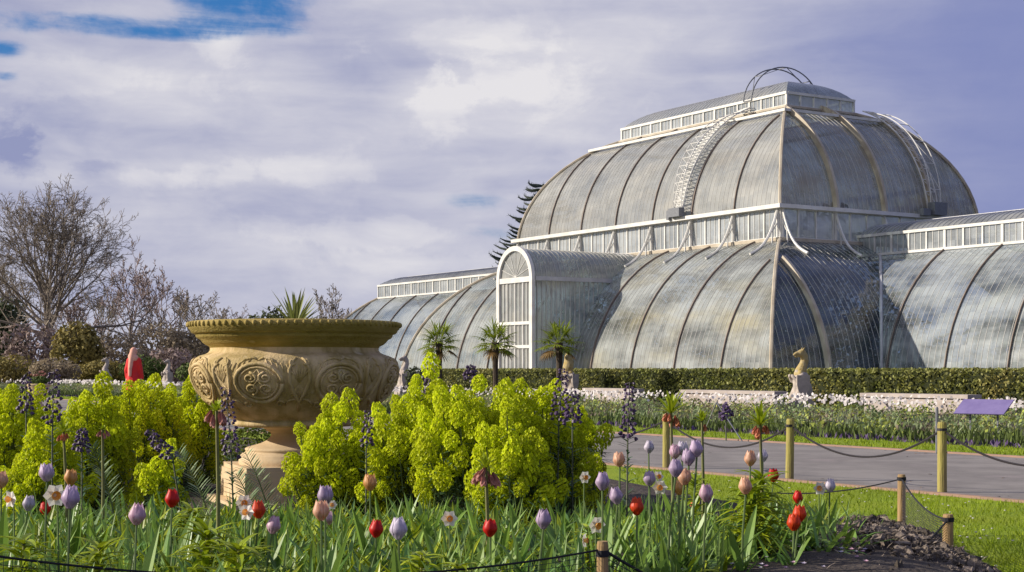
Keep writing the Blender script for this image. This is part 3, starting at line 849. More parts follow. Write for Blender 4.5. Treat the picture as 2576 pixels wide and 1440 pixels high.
# clods of dry mulch at the open corner of the bed
mb = MB(); r = random.Random(5)
for k in range(5200):
    y = r.uniform(6.8, 10.6); x = bed_edge(y) - abs(r.gauss(0.0, 0.32)) + 0.04
    if x / y < 0.2: continue
    s = r.uniform(0.005, 0.017) * (1.9 if r.random() < 0.08 else 1)
    hm = hump(x, y) + .03 * max(0, mnoise.noise(Vector((x * 6, y * 6, 1))))
    n0 = len(mb.v)
    mb.ball((x, y, bedz(x, y) + hm + .03 + s * 0.4), (s * r.uniform(.5, 1.6), s * r.uniform(.5, 1.6), s * r.uniform(.4, 1.1)), 5, 4, 0, r.uniform(0.4, 2.2))
    for q in range(n0, len(mb.v)): v = mb.v[q]; mb.v[q] = (v[0] + r.gauss(0, s * .3), v[1] + r.gauss(0, s * .3), v[2] + r.gauss(0, s * .3))
for k in range(5200):
    y = r.uniform(6.8, 10.6); x = bed_edge(y) - abs(r.gauss(0.0, 0.42)) + 0.03
    if x / y < 0.2: continue
    hm = hump(x, y) + .03 * max(0, mnoise.noise(Vector((x * 6, y * 6, 1)))); e = r.uniform(0, 6.28)
    mb.leaf((x, y, bedz(x, y) + hm + r.uniform(.025, .06)), (math.cos(e), math.sin(e), r.gauss(0, .35)), r.uniform(.02, .07), r.uniform(.003, .009), .4, 2, 0, r.uniform(.4, 3.0))
tag(mb.build('mulch_clods', MT['clod']), 'crumbly heap of dry mulch clods at the open corner of the near bed', 'mulch', kind='stuff')

# lawn grass near the camera and on the verge
def blades(name, n, place, h, w, m, label):
    mb = MB(); r = random.Random(11)
    for k in range(n):
        q = place(r)
        if q is None: continue
        x, y, z = q; a = r.uniform(0, 2 * PI); hh = h * r.uniform(0.5, 1.3) * (0.6 + 0.9 * (mnoise.noise(Vector((x * 1.3, y * 1.3, 4))) * .5 + .5)); lx, ly = r.gauss(0, .4) * hh, r.gauss(0, .4) * hh
        c, s = math.cos(a) * w, math.sin(a) * w
        mb.add([(x - c, y - s, z), (x + c, y + s, z), (x + lx, y + ly, z + hh)], [(0, 1, 2)], 0, r.uniform(0.7, 1.25) * (1 + .35 * mnoise.noise(Vector((x * .9, y * 1.1, 9)))))
    return tag(mb.build(name, m), label, 'grass', kind='stuff')
MT['grass'] = mat('grass_blade', (0.2, 0.29, 0.008), (0.29, 0.36, 0.012), 1.2, 0.6, trans=0.35)
def near_grass(r):
    y = 8.2 + 9.5 * r.random() ** 1.5; x = r.uniform(1.2, 6.2)
    p, q = topq(x, y)[1], topq(x, y)[0]
    qq = 0.848 * x + 0.53 * y
    if qq > 10.58 or x < bed_edge(y) + 0.02 or x / y > 0.36: return None
    return x, y, 0.005
blades('lawn_grass', 42000, near_grass, 0.035, 0.0035, MT['grass'], 'short mown lawn grass between the near bed and the path')
mb = MB(); r = random.Random(12)
for k in range(420):
    q = near_grass(r)
    if q is None: continue
    x, y, z = q; s = r.uniform(.007, .011); mb.ball((x, y, .03), (s, s, s * .5), 6, 4, 0, r.uniform(.8, 1.05))
tag(mb.build('daisies', MT['narc_w']), 'tiny white daisies sprinkled through the mown lawn', 'daisies', kind='stuff')
def verge_grass(r):
    p = 8 + 60 * r.random() ** 1.6; x, y, z = pq(p, r.uniform(16.12, 17.9)); return x, y, 0.006
blades('verge_grass', 16000, verge_grass, 0.05, 0.008, MT['grass'], 'bright mown grass strip along the far side of the path')

mb = MB(); r = random.Random(91)
for k in range(260):
    x, y, z = pq(4 + 40 * r.random() ** 1.5, r.choice((r.uniform(10.7, 16), r.gauss(10.9, .2), r.gauss(15.8, .2)))); e = r.uniform(0, 6.28)
    mb.leaf((x, y, .012), (math.cos(e), math.sin(e), r.uniform(0, .3)), r.uniform(.03, .08), r.uniform(.015, .03), .3, 2, 0, r.uniform(.5, 1.4))
tag(mb.build('leaf_litter', MT['litter']), 'scattered dry brown leaves lying on the path', 'fallen leaves', kind='stuff')
# far bulb bed: green foliage, white narcissi behind, violet edging in front
def bulb_leaf(name, n, q0, q1, h, w, m, label, cat, pmax=105, tl=(0.7, 1.35), pw=1.7):
    mb = MB(); r = random.Random(name)
    for k in range(n):
        p = 6 + (pmax - 6) * r.random() ** pw
        q = r.uniform(q0, q1); x, y, z = pq(p, q)
        s = 1 + y / 90
        clump = 0.6 + 0.8 * (mnoise.noise(Vector((x * .7, y * .7, 1))) * .5 + .5)
        hh = h * r.uniform(0.55, 1.1) * clump; a = r.uniform(0, PI); l = r.gauss(0, .3) * hh; l2 = r.gauss(0, .3) * hh
        c, sn = math.cos(a) * w * s, math.sin(a) * w * s
        mb.add([(x - c, y - sn, 0), (x + c, y + sn, 0), (x + c * .7 + l * .5, y + sn * .7 + l2 * .5, hh * .6), (x + l, y + l2, hh)], [(0, 1, 2), (0, 2, 3)], 0, r.uniform(*tl))
    return tag(mb.build(name, m), label, cat, kind='stuff')
bulb_leaf('bulb_foliage', 13000, 19.2, 29.0, 0.24, 0.012, MT['bed_leaf'], 'grey green bulb foliage filling the long bed across the path', 'foliage')
bulb_leaf('low_foliage', 9000, 18.1, 20.2, 0.24, 0.02, MT['bushgreen'], 'low leafy planting along the front of the far bed', 'foliage', pw=1.4)
mb = MB(); r = random.Random(61)
for k in range(1700):
    p = 6 + 95 * r.random() ** 1.6; q = r.uniform(18.8, 28.6); x, y, _ = pq(p, q); w = r.uniform(.12, .3); h = r.uniform(.1, .22)
    tl = r.choice(((.6, .7, .5), (1.4, 1.35, .5), (.9, 1., .9), (1.2, 1., .7), (.8, .55, .75)))
    for j in range(26):
        c_ = Vector((x + r.gauss(0, w * .6), y + r.gauss(0, w * .6), abs(r.gauss(h, h * .5)))); d_ = Vector((r.gauss(0, 1), r.gauss(0, 1), r.gauss(.3, 1))).normalized(); u = d_.orthogonal().normalized() * r.uniform(.025, .05); v = d_.cross(u) * .6
        f_ = r.uniform(.7, 1.3); mb.add([tuple(c_ - u), tuple(c_ - v), tuple(c_ + u), tuple(c_ + v)], [(0, 1, 2, 3)], 0, (tl[0] * f_, tl[1] * f_, tl[2] * f_))
tag(mb.build('mixed_planting', MT['bed_leaf']), 'mixed low clumps of leaves between the bulbs of the far bed', 'foliage', kind='stuff')
bulb_leaf('violet_edging', 2400, 17.95, 18.5, 0.1, 0.025, MT['viola'], 'dark violet edging plants at the lip of the far bed', 'edging plants')
mb = MB(); r = random.Random(21)
for k in range(6500):
    p = 6 + 104 * r.random() ** 1.5; q = 29.9 - abs(r.gauss(0, 2.1)); x, y, z = pq(p, q)
    if mnoise.noise(Vector((p * 0.33, q * 0.5, 7))) < -0.06 - .25 * (k % 3 == 0): continue
    s = r.uniform(0.03, 0.052) * (1 + max(0, y - 45) / 90); h = r.uniform(0.28, 0.47)
    nn = Vector((-.55 + r.gauss(0, .35), -.6 + r.gauss(0, .35), .35 + r.gauss(0, .3))).normalized(); e = nn.orthogonal().normalized(); f_ = nn.cross(e); o_ = Vector((x, y, h))
    pts = [(x, y, h)] + [tuple(o_ + (e * math.cos(t) + f_ * math.sin(t)) * s) for t in [2 * PI * j / 5 for j in range(5)]]
    mb.add(pts, [(0, 1 + j, 1 + (j + 1) % 5) for j in range(5)], 0, r.uniform(0.6, 1.15))
tag(mb.build('narcissus_drift', MT['bed_white']), 'long drift of white narcissi at the back of the far bed', 'flowers', kind='stuff')

# ------------------------------------------------------------------ leaf clouds, hedge and background trees
def leaf_cloud(mb, n, lobes, size, r, mi=0, shell=0.55, tl=(0.7, 1.3)):
    vol = [l[3] * l[4] * l[5] for l in lobes]
    for k in range(n):
        l = r.choices(lobes, vol)[0]
        d = Vector((r.gauss(0, 1), r.gauss(0, 1), r.gauss(0, 1))).normalized()
        rr = shell + (1 - shell) * r.random() ** 0.6
        p = Vector((l[0] + d.x * l[3] * rr, l[1] + d.y * l[4] * rr, l[2] + d.z * l[5] * rr))
        if p.z < 0.02: p.z = abs(p.z) + 0.02
        nn = (d + Vector((r.gauss(0, .6), r.gauss(0, .6), r.gauss(0, .6)))).normalized()
        u = nn.orthogonal().normalized(); v = nn.cross(u); a = r.uniform(0, PI)
        u, v = u * math.cos(a) + v * math.sin(a), v * math.cos(a) - u * math.sin(a)
        s = size * r.uniform(0.6, 1.4)
        mb.add([tuple(p - u * s), tuple(p - v * s * .55), tuple(p + u * s), tuple(p + v * s * .55)], [(0, 1, 2, 3)], mi, r.uniform(*tl))

jungle = MB(); r = random.Random(44)
JL = []
for k in range(46):
    x, y = r.uniform(-15, 15), r.uniform(-9, 9); h = r.uniform(3.2, 6.6) if max(abs(x) / 19, abs(y) / 13) > .6 else r.uniform(6, 11.5)
    JL.append((*hl(x, y, h * .5)[:2], h * .5, 2.3, 2.3, h * .5))
for k in range(26):
    x, y = r.choice((-1, 1)) * r.uniform(21, 45), r.uniform(-3, 3); h = r.uniform(2.5, 5.6); JL.append((*hl(x, y, 0)[:2], h * .5, 2.2, 2.2, h * .5))
leaf_cloud(jungle, 30000, JL, 0.2, r, shell=.5, tl=(.5, 1.4))
tag(jungle.build('indoor_foliage', MT['palm_leaf']), 'dense dark tropical foliage filling the inside of the glasshouse', 'foliage', kind='stuff')

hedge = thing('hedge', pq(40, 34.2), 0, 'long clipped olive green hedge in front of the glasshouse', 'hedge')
mb = MB(); r = random.Random(9)
hx, hy, _ = hedge.location
P0, P1 = 14.0, 61.0
def hq(p, q, z): a = pq(p, q); return (a[0] - hx, a[1] - hy, z)
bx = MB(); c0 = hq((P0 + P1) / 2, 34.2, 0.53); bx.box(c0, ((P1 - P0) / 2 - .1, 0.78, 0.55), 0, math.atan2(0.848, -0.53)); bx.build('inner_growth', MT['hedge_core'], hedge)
for k in range(30000):
    p = P0 + (P1 - P0) * r.random() ** 1.15
    f = r.random()
    if f < 0.62: q, z = 33.35 + r.uniform(-.09, .13), r.uniform(0.02, 1.16)
    elif f < 0.95: q, z = r.uniform(33.3, 35.1), 1.13 + r.uniform(-.06, .05)
    else: q, z = 35.05, r.uniform(0.1, 1.15)
    q += 0.12 * mnoise.noise(Vector((p * 1.2, z * 2, 0)))
    x, y, z = hq(p, q, z + 0.03 * mnoise.noise(Vector((p * 0.9, 5, 0))))
    s = r.uniform(0.035, 0.075)
    d = Vector((r.gauss(0, 1), r.gauss(0, 1), r.gauss(0, 1) + .5)).normalized(); u = d.orthogonal().normalized(); v = d.cross(u)
    mb.add([(x - u.x * s, y - u.y * s, z - u.z * s), (x - v.x * s * .6, y - v.y * s * .6, z - v.z * s * .6), (x + u.x * s, y + u.y * s, z + u.z * s), (x + v.x * s * .6, y + v.y * s * .6, z + v.z * s * .6)], [(0, 1, 2, 3)], 0, r.uniform(.55, 1.45))
mb.build('leaves', MT['hedge'], hedge)

def grow_tree(seed, H, crown, trunk_r, fork, limbs, kids, lean=0.0, droop=0.0, twig=0.018, base_low=0.22, up=1.0):
    """branch skeleton inside a domed envelope: crown = (half width, bottom z); returns trunk and branch meshes"""
    r = random.Random(seed); T = MB(); B = MB()
    W, zb = crown
    def env(d):   # distance from the crown centre to its edge along d
        cz = zb + (H - zb) * 0.42
        e = Vector((d.x / W, d.y / W, d.z / ((H - cz) if d.z > 0 else (cz - zb))))
        return 1.0 / max(1e-4, e.length)
    cz = zb + (H - zb) * 0.42
    top = fork + (H - fork) * 0.35
    tp = [(0, 0, 0)]; tr = [trunk_r * 1.25]
    for k in range(1, 9):
        z = top * k / 8; tp.append((r.gauss(0, .02) * H * .3 * (k > 1), r.gauss(0, .02) * H * .3 * (k > 1), z)); tr.append(trunk_r * (1 - 0.72 * k / 8))
    T.tube(tp, tr, 8)
    def branch(p, d, L_, rr, lvl):
        n = 4 if lvl < 2 else 3 if lvl < 3 else 2
        pts = [Vector(p)]; rs = [rr]; dd = Vector(d).normalized()
        for k in range(n):
            w = 0.16 if lvl < 2 else 0.24
            dd = (dd + Vector((r.gauss(0, w), r.gauss(0, w), r.gauss(0, w) + 0.07 * up - droop))).normalized()
            pts.append(pts[-1] + dd * L_ / n); rs.append(max(twig * .6, rr * (1 - 0.75 * (k + 1) / n)))
        B.tube(pts, rs, 5 if lvl == 0 else 3, cap=False, t=1.0 if lvl < 2 else 1.15)
        if lvl >= len(kids): return
        for j in range(kids[lvl]):
            u = 0.25 + 0.75 * (j + r.random()) / kids[lvl]
            k = min(n - 1, int(u * n)); f = u * n - k
            q = pts[k].lerp(pts[k + 1], min(1, f))
            dl = (pts[k + 1] - pts[k]).normalized()
            side = dl.orthogonal().normalized(); side.rotate(Matrix.Rotation(r.uniform(0, 2 * PI), 3, dl))
            nd = (dl * r.uniform(0.75, 1.1) + side * r.uniform(0.5, 0.95) + Vector((0, 0, 0.15 * up - droop))).normalized()
            branch(q, nd, L_ * r.uniform(0.34, 0.56) * (1.15 - 0.5 * u), max(twig * .7, rs[k] * 0.52), lvl + 1)
    for j in range(limbs):
        u = j / (limbs - 1)
        z = fork * (1 - base_low * (1 - min(1, u * 2))) + (top - fork) * max(0, u - 0.15) / 0.85
        a = j * 2.399 + r.uniform(-.3, .3)
        e = -0.02 + 1.35 * u ** 0.85
        d = Vector((math.cos(a) * math.cos(e), math.sin(a) * math.cos(e), math.sin(e)))
        p = Vector((0, 0, z))
        tgt = Vector((0, 0, cz)) + d * env(d)
        v = tgt - p
        rr = trunk_r * (1 - 0.72 * z / top) * r.uniform(0.42, 0.62)
        branch(p, v.normalized() + Vector((0, 0, 0.12)), v.length * r.uniform(0.82, 0.98), rr, 0)
    return T, B
def bare_tree(name, x, y, seed, H, crown, tr, fork, limbs, kids, label, m='bark', group=None, **kw):
    t = thing(name, (x, y, 0), 0, label, 'tree', group)
    T, B = grow_tree(seed, H, crown, tr, fork, limbs, kids, **kw)
    T.build('trunk', MT['bark'], t); B.build('crown', MT[m], t)
    return t
def place(px, Y): return ((px - 1288) / F * Y, Y)
def hgt(py, Y): return EYE + (930 - py) / F * Y
Y = 150
bare_tree('bare_tree', *place(118, Y), 4, hgt(486, Y), (9.6, 2.2), 0.52, 5.2, 32, (9, 6, 4), 'largest bare tree, broad leafless crown above the dark hedge', 'bark', 'leafless trees in the park', twig=0.032, up=.25)
G = 'leafless trees in the park'
for px, py, Y, w, seed, m, lab in (
        (330, 640, 175, 5.0, 12, 'twig_pink', 'tall thin pinkish bare tree just beside the largest tree'),
        (405, 672, 185, 4.6, 13, 'twig_pink', 'slender pink twigged bare tree behind the red coated person'),
        (478, 728, 180, 4.2, 14, 'bark', 'round headed dark bare tree nearest the big urn'),
        (255, 720, 190, 6.2, 15, 'bark', 'broad bare tree filling the gap behind the largest tree'),
        (20, 705, 200, 6.5, 16, 'bark', 'bare tree partly cut by the picture edge behind the largest tree'),
        (548, 772, 230, 5.0, 17, 'bark', 'low distant bare tree over the urn rim'),
        (822, 722, 200, 3.6, 18, 'bark', 'bare tree rising between the urn plant and the far wing'),
        (890, 770, 230, 4.0, 19, 'bark', 'small bare tree close to the end of the far wing'),
        (610, 788, 260, 6.0, 20, 'twig_pink', 'hazy low bare tree far behind the urn'),
        (-30, 640, 180, 6.0, 24, 'bark', 'bare tree mostly outside the picture edge'),
        (180, 750, 160, 4.0, 21, 'twig_pink', 'small pinkish bare tree under the limbs of the largest tree')):
    H = hgt(py, Y)
    bare_tree('bare_tree', *place(px, Y), seed, H, (w, H * 0.16), 0.02 * H + .05, H * 0.3, 11, (6, 5, 3), lab, m, G, twig=0.05)

def shrub(name, px, Y, w, top, m, n, size, label, cat='shrub', group=None, lobes=None, core=True, tl=(0.7, 1.3)):
    x, y = place(px, Y); H = hgt(top, Y); r = random.Random(px * 7 + int(Y))
    t = thing(name, (x, y, 0), 0, label, cat, group)
    mb = MB(); ls = [(0, 0, H * .5, w * .8, w * .6, H * .5)]
    for k in range(lobes or 6):
        a = r.uniform(0, 2 * PI); ls.append((math.cos(a) * w * .5, math.sin(a) * w * .35, H * r.uniform(.3, .72), w * .45, w * .4, H * .27))
    leaf_cloud(mb, n, ls, size, r, tl=tl)
    mb.build('crown', MT[m], t)
    s = MB()
    for k in range(5):
        a = r.uniform(0, 2 * PI); s.tube([(0, 0, 0), (math.cos(a) * w * .2, math.sin(a) * w * .2, H * .4), (math.cos(a) * w * .5, math.sin(a) * w * .4, H * .8)], [0.12, 0.08, 0.03], 4)
    s.build('stems', MT['bark'], t)
    return t
GS = 'shrubs along the park edge'
for px, Y, w, top, m, n, size, lab in (
        (192, 135, 2.9, 806, 'willow', 2600, 0.22, 'rounded olive yellow bush right behind the largest trunk'),
        (85, 140, 3.4, 812, 'blossom', 1700, 0.22, 'pinkish blossoming bush to the side of the largest trunk'),
        (20, 170, 3.2, 742, 'evergreen', 2400, 0.3, 'dark evergreen tree seen through the largest crown'),
        (300, 150, 4.5, 835, 'brown_leaf', 2500, 0.2, 'wide brown thicket beyond the red coated person'),
        (400, 160, 4.6, 812, 'brown_leaf', 2500, 0.22, 'taller brown thicket under the slender pink tree'),
        (490, 150, 3.6, 824, 'brown_leaf', 2400, 0.2, 'olive brown thicket touching the urn'),
        (442, 112, 2.1, 872, 'blossom', 1500, 0.14, 'low pink blossom bush in front of the thickets'),
        (560, 190, 5, 806, 'brown_leaf', 2000, 0.26, 'long brown thicket behind the urn rim'),
        (360, 105, 2.0, 892, 'bushgreen', 1500, 0.13, 'fresh green bush behind the person'),
        (255, 108, 2.4, 905, 'willow', 1500, 0.13, 'low olive bush between the far statues'),
        (510, 100, 2.2, 905, 'bushgreen', 1600, 0.12, 'green bush at the side of the urn bowl'),
        (30, 108, 2.6, 890, 'willow', 1600, 0.13, 'low olive bush near the planter'),
        (140, 104, 2.2, 900, 'brown_leaf', 1500, 0.13, 'low brown bush below the largest trunk'),
        (700, 180, 4.4, 768, 'evergreen', 2300, 0.28, 'dark green tree behind the spiky urn plant'),
        (770, 210, 5.5, 792, 'evergreen', 2000, 0.3, 'dark tree line filling in behind the urn'),
        (640, 230, 6.0, 790, 'evergreen', 2000, 0.32, 'distant dark tree beyond the urn rim'),
        (1047, 62, 0.55, 922, 'evergreen', 900, 0.06, 'small dark clipped conifer at the end of the hedge')):
    shrub('shrub', px, Y, w, top, m, n, size, lab, 'shrub', GS)
# dark clipped hedge far on the left
x0, y0 = place(170, 128)
dh = thing('dark_hedge', (x0, y0, 0), 0, 'low dark yew hedge beneath the largest bare tree', 'hedge')
mb = MB(); mb.box((0, 0, 0.55), (6.2, .9, 0.55)); mb.build('inner_growth', MT['hedge_core'], dh)
mb = MB(); r = random.Random(2)
for k in range(5000):
    f = r.random(); x = r.uniform(-6.3, 6.3); y = -0.95 + r.uniform(-.1, .1) if f < .6 else r.uniform(-.9, .9); z = r.uniform(0, 1.2) if f < .6 else 1.15 + r.uniform(-.08, .08); s = 0.11
    d = Vector((r.gauss(0, 1), r.gauss(0, 1), r.gauss(0, 1))).normalized(); u = d.orthogonal().normalized() * s; v = d.cross(u) * .6
    p = Vector((x, y, z)); mb.add([tuple(p - u), tuple(p - v), tuple(p + u), tuple(p + v)], [(0, 1, 2, 3)], 0, r.uniform(.5, 1.3))
mb.build('leaves', MT['evergreen'], dh)

# monkey puzzle behind the far shoulder of the dome
Ym = 150
ax, ay = place(1365, Ym)
mp_ = thing('monkey_puzzle_tree', (ax, ay, 0), 0, 'dark spiky conifer with upswept rope like branches behind the dome', 'tree')
mb = MB(); mb.tube([(0, 0, 0), (0, 0, 10), (0, 0, hgt(520, Ym))], [0.4, 0.3, 0.1], 8); mb.build('trunk', MT['bark'], mp_)
mb = MB(); r = random.Random(8)
z = 7.0
while z < hgt(470, Ym):
    L_ = 5.9 * (1 - max(0, z - 12) / 10.5) if z > 12 else 5.9
    for k in range(12):
        a = k * 0.5236 + z * 1.7 + r.uniform(-.2, .2)
        d = Vector((math.cos(a), math.sin(a), 0.12 + r.uniform(-.1, .1))); p = Vector((0, 0, z + r.uniform(-.4, .4))); pts = [p.copy()]; l = L_ * r.uniform(.8, 1.05)
        for s in range(7):
            d = (d + Vector((0, 0, -0.08 if s < 4 else 0.24))).normalized(); p = p + d * l / 7; pts.append(p.copy())
        mb.tube(pts, [0.09, 0.12, .14, .15, .15, .13, .1, .03], 5)
        for s in range(1, 7):
            for j in range(9):
                b = pts[s].lerp(pts[s + 1], r.random()); dd = (pts[s + 1] - pts[s]).normalized(); o = dd.orthogonal().normalized(); o.rotate(Matrix.Rotation(r.uniform(0, 6.28), 3, dd))
                mb.leaf(b, dd * .7 + o, 0.42, 0.13, 0, 1)
    z += 1.0
mb.build('crown', MT['arau'], mp_)

# ------------------------------------------------------------------ fan palms in front of the glasshouse
def fan_palm(seed):
    t = thing('fan_palm'); r = random.Random(seed)
    mb = MB(); mb.tube([(0, 0, 0), (0.02, 0, 0.7), (-.01, .02, 1.4), (0, 0, 2.15)], [0.12, 0.095, 0.11, 0.15], 9); mb.build('trunk', MT['trunk'], t)
    c = MB(); dead = MB()
    for k in range(24):
        a = k * 2.399; e = 1.25 - 2.0 * (k / 24) + r.uniform(-.1, .1)
        d = Vector((math.cos(a) * math.cos(e), math.sin(a) * math.cos(e), math.sin(e)))
        tgt = dead if k > 20 else c
        p0 = Vector((0, 0, 2.1)); p1 = p0 + d * r.uniform(.4, .55)
        tgt.tube([p0, p1], 0.012, 4, cap=False)
        sd = d.cross(Vector((0, 0, 1)));  sd = sd.normalized() if sd.length > .05 else Vector((1, 0, 0))
        upv = sd.cross(d)
        for j in range(15):
            b = -1.9 + 3.8 * j / 14
            dd = d * math.cos(b) + sd * math.sin(b) + upv * 0.12 * math.cos(b)
            tgt.leaf(p1, dd, r.uniform(.46, .62) * (0.75 + .25 * math.cos(b)), 0.055, 0.55, 3, t=r.uniform(.7, 1.35))
    c.build('crown', MT['fan_leaf'], t); dead.build('dead_fronds', MT['fan_dead'], t)
    return t
MT['fan_leaf'] = mat('fan_palm_leaf', (0.28, 0.34, 0.03), (0.2, 0.26, 0.02), 2.5, 0.5, trans=0.35, c3=(0.5, 0.38, 0.07))
MT['fan_dead'] = mat('dry_palm_frond', (0.28, 0.17, 0.06), (0.2, 0.13, 0.05), 3, 0.8, trans=0.2)
for k, (px, Yp, s, lab) in enumerate(((1105, 60, 1.0, 'short fan palm beside the tall bust, farthest from the porch'), (1247, 57, 0.98, 'fan palm with browning fronds in front of the white arched porch'), (1406, 54, 0.96, 'fan palm beside the yellow topped beast statue'))):
    o = fan_palm(30 + k); x, y = place(px, Yp); o.location = (x, y, 0); top = hgt(822, Yp); s = top / 2.75
    o.scale = (s, s, s); o.rotation_euler = (0, 0, k * 1.9); tag(o, lab, 'palm', 'fan palms along the front of the hedge')

# ------------------------------------------------------------------ stone benches at the foot of the hedge
def bench(px0, px1, label, seed):
    """px: where its ends stand on the line q = 30"""
    def pp(px):
        rr = (px - 1288) / F; Y = 30.3 / (0.848 * rr + 0.53); return -0.53 * rr * Y + 0.848 * Y
    a, b = pp(px0), pp(px1); c = (a + b) / 2; h = abs(a - b) / 2
    t = thing('stone_bench', pq(c, 30.3), math.atan2(0.848, -0.53), label, 'bench', 'low stone benches at the foot of the hedge')
    f = MB(); f.box((0, 0, 0.46), (h, 0.26, 0.05)); f.build('seat', MT['benchstone'], t)
    f = MB(); n = max(2, int(h / 1.2) + 1)
    for k in range(n): 
        f = MB(); f.box((-h + .25 + (2 * h - .5) * k / (n - 1), 0, 0.205), (0.14, 0.2, 0.204)); f.build('leg', MT['benchstone'], t)
    f = MB(); f.box((0, .15, 0.2), (h - .1, 0.04, 0.2)); f.build('back_slab', MT['benchstone'], t)
bench(1965, 1725, 'pale stone bench behind white narcissi, just short of the beast statue', 1)
bench(1605, 1480, 'pale stone bench at the edge of the main lime shrub', 2)
bench(2452, 2180, 'pale stone bench behind the purple sign', 3)

# ------------------------------------------------------------------ statues
def lump(name, chains, m, parent=None, voxel=0.03, smooth=4):
    """one continuous body: tapering limbs fused by a voxel remesh"""
    mb = MB()
    for ch in chains:
        if ch[0] == 'b': mb.ball(ch[1], ch[2], 12, 9)
        elif ch[0] == 'x': mb.box(ch[1], ch[2], 0, ch[3] if len(ch) > 3 else 0)
        else:
            pts, rs = ch[1], ch[2]; mb.tube(pts, rs, 10)
            for p, rr in ((pts[0], rs[0]), (pts[-1], rs[-1])): mb.ball(p, rr, 10, 7)
    o = mb.build(name, m, parent, True)
    md = o.modifiers.new('fuse', 'REMESH'); md.mode = 'VOXEL'; md.voxel_size = voxel; md.use_smooth_shade = True
    if smooth:
        sm = o.modifiers.new('soften', 'SMOOTH'); sm.iterations = smooth; sm.factor = 0.5
    return o
def shield(t, x, y, z, w, h, rz):
    mb = MB(); pts = []
    for u, v in ((-1, 1), (1, 1), (1, .1), (.75, -.45), (0, -1), (-.75, -.45), (-1, .1)): pts.append((u * w, v * h))
    vs = [(px_, -0.04, pz) for px_, pz in pts] + [(px_, 0.04, pz) for px_, pz in pts]; n = len(pts)
    mb.add(vs, [tuple(range(n)), tuple(range(2 * n - 1, n - 1, -1))] + [(k + n, (k + 1) % n + n, (k + 1) % n, k) for k in range(n)])
    o = mb.build('shield', MT['statue'], t); o.location = (x, y, z); o.rotation_euler = (0, 0, rz); return o
def beast(px, Y, s, rz, label, kind=0):
    x, y = place(px, Y)
    t = thing('beast_statue', (x, y, 0), rz, label, 'statue', 'heraldic beast statues along the hedge')
    mb = MB(); mb.box((0, 0, 0.11), (0.32, 0.3, 0.11)); mb.box((0, 0, 0.25), (0.27, 0.26, 0.03)); mb.build('base', MT['statue'], t)
    # faces local -x; seated upright on its haunches, forelegs on the shield
    lump('body', [('t', [(0.06, 0, .3), (0.05, 0, .7), (0.02, 0, 1.0), (0, 0, 1.08)], [.27, .27, .23, .18]),
                  ('t', [(.1, -.2, .34), (-.1, -.22, .6), (-.2, -.2, .34)], [.11, .13, .09]), ('t', [(.1, .2, .34), (-.1, .22, .6), (-.2, .2, .34)], [.11, .13, .09]),
                  ('t', [(-.02, -.2, 1.0), (-.2, -.2, .82), (-.3, -.12, .98)], [.1, .075, .06]), ('t', [(-.02, .2, 1.0), (-.2, .2, .82), (-.3, .1, .98)], [.1, .075, .06]),
                  ('t', [(.3, .0, .3), (.4, .06, .5), (.36, .1, .72), (.3, .1, .8)], [.06, .05, .045, .04])], MT['statue'], t, 0.03, 2)
    hd = [('t', [(0, 0, .98), (.03, 0, 1.15), (.1, 0, 1.34), (.13, 0, 1.5), (.07, 0, 1.64)], [.2, .18, .125, .1, .095]), ('t', [(-.05, -.17, 1.05), (-.02, 0, 1.1), (-.05, .17, 1.05)], [.09, .12, .09]),
          ('b', (.03, 0, 1.68), (.12, .105, .11)), ('t', [(-.03, 0, 1.68), (-.14, 0, 1.655), (-.2, 0, 1.63)], [.075, .058, .04]), ('t', [(-.02, 0, 1.6), (-.15, 0, 1.565)], [.05, .03]),
          ('t', [(.07, -.06, 1.76), (.1, -.085, 1.84)], [.04, .018]), ('t', [(.07, .06, 1.76), (.1, .085, 1.84)], [.04, .018]),
          ('t', [(.13, 0, 1.72), (.2, 0, 1.58), (.21, 0, 1.42), (.16, 0, 1.25)], [.05, .06, .065, .06])]
    if kind == 1: hd = hd[:5] + [('t', [(.02, 0, 1.2), (.1, 0, 1.45), (.06, 0, 1.68)], [.21, .19, .14])]
    lump('head', hd, MT['statue_y'] if kind < 2 else MT['statue'], t, 0.022, 1)
    shield(t, -.04, -.33, .66, .2, .34, rad(-8))
    t.scale = (s, s, s)
beast(2013, 45.6, 0.98, rad(12), 'stone beast statue with yellow lichened curved neck and shield, in front of the hedge', 0)
beast(1428, 56, 0.98, rad(60), 'beast statue with yellow top half hidden by a fan palm', 1)
beast(1015, 66, 0.98, rad(30), 'grey beast statue close against the big urn', 2)
beast(420, 92, 0.98, rad(50), 'far grey beast statue just beside the big urn', 2)
beast(264, 102, 1.08, rad(20), 'farthest grey beast statue, between the red coated person and largest tree', 2)

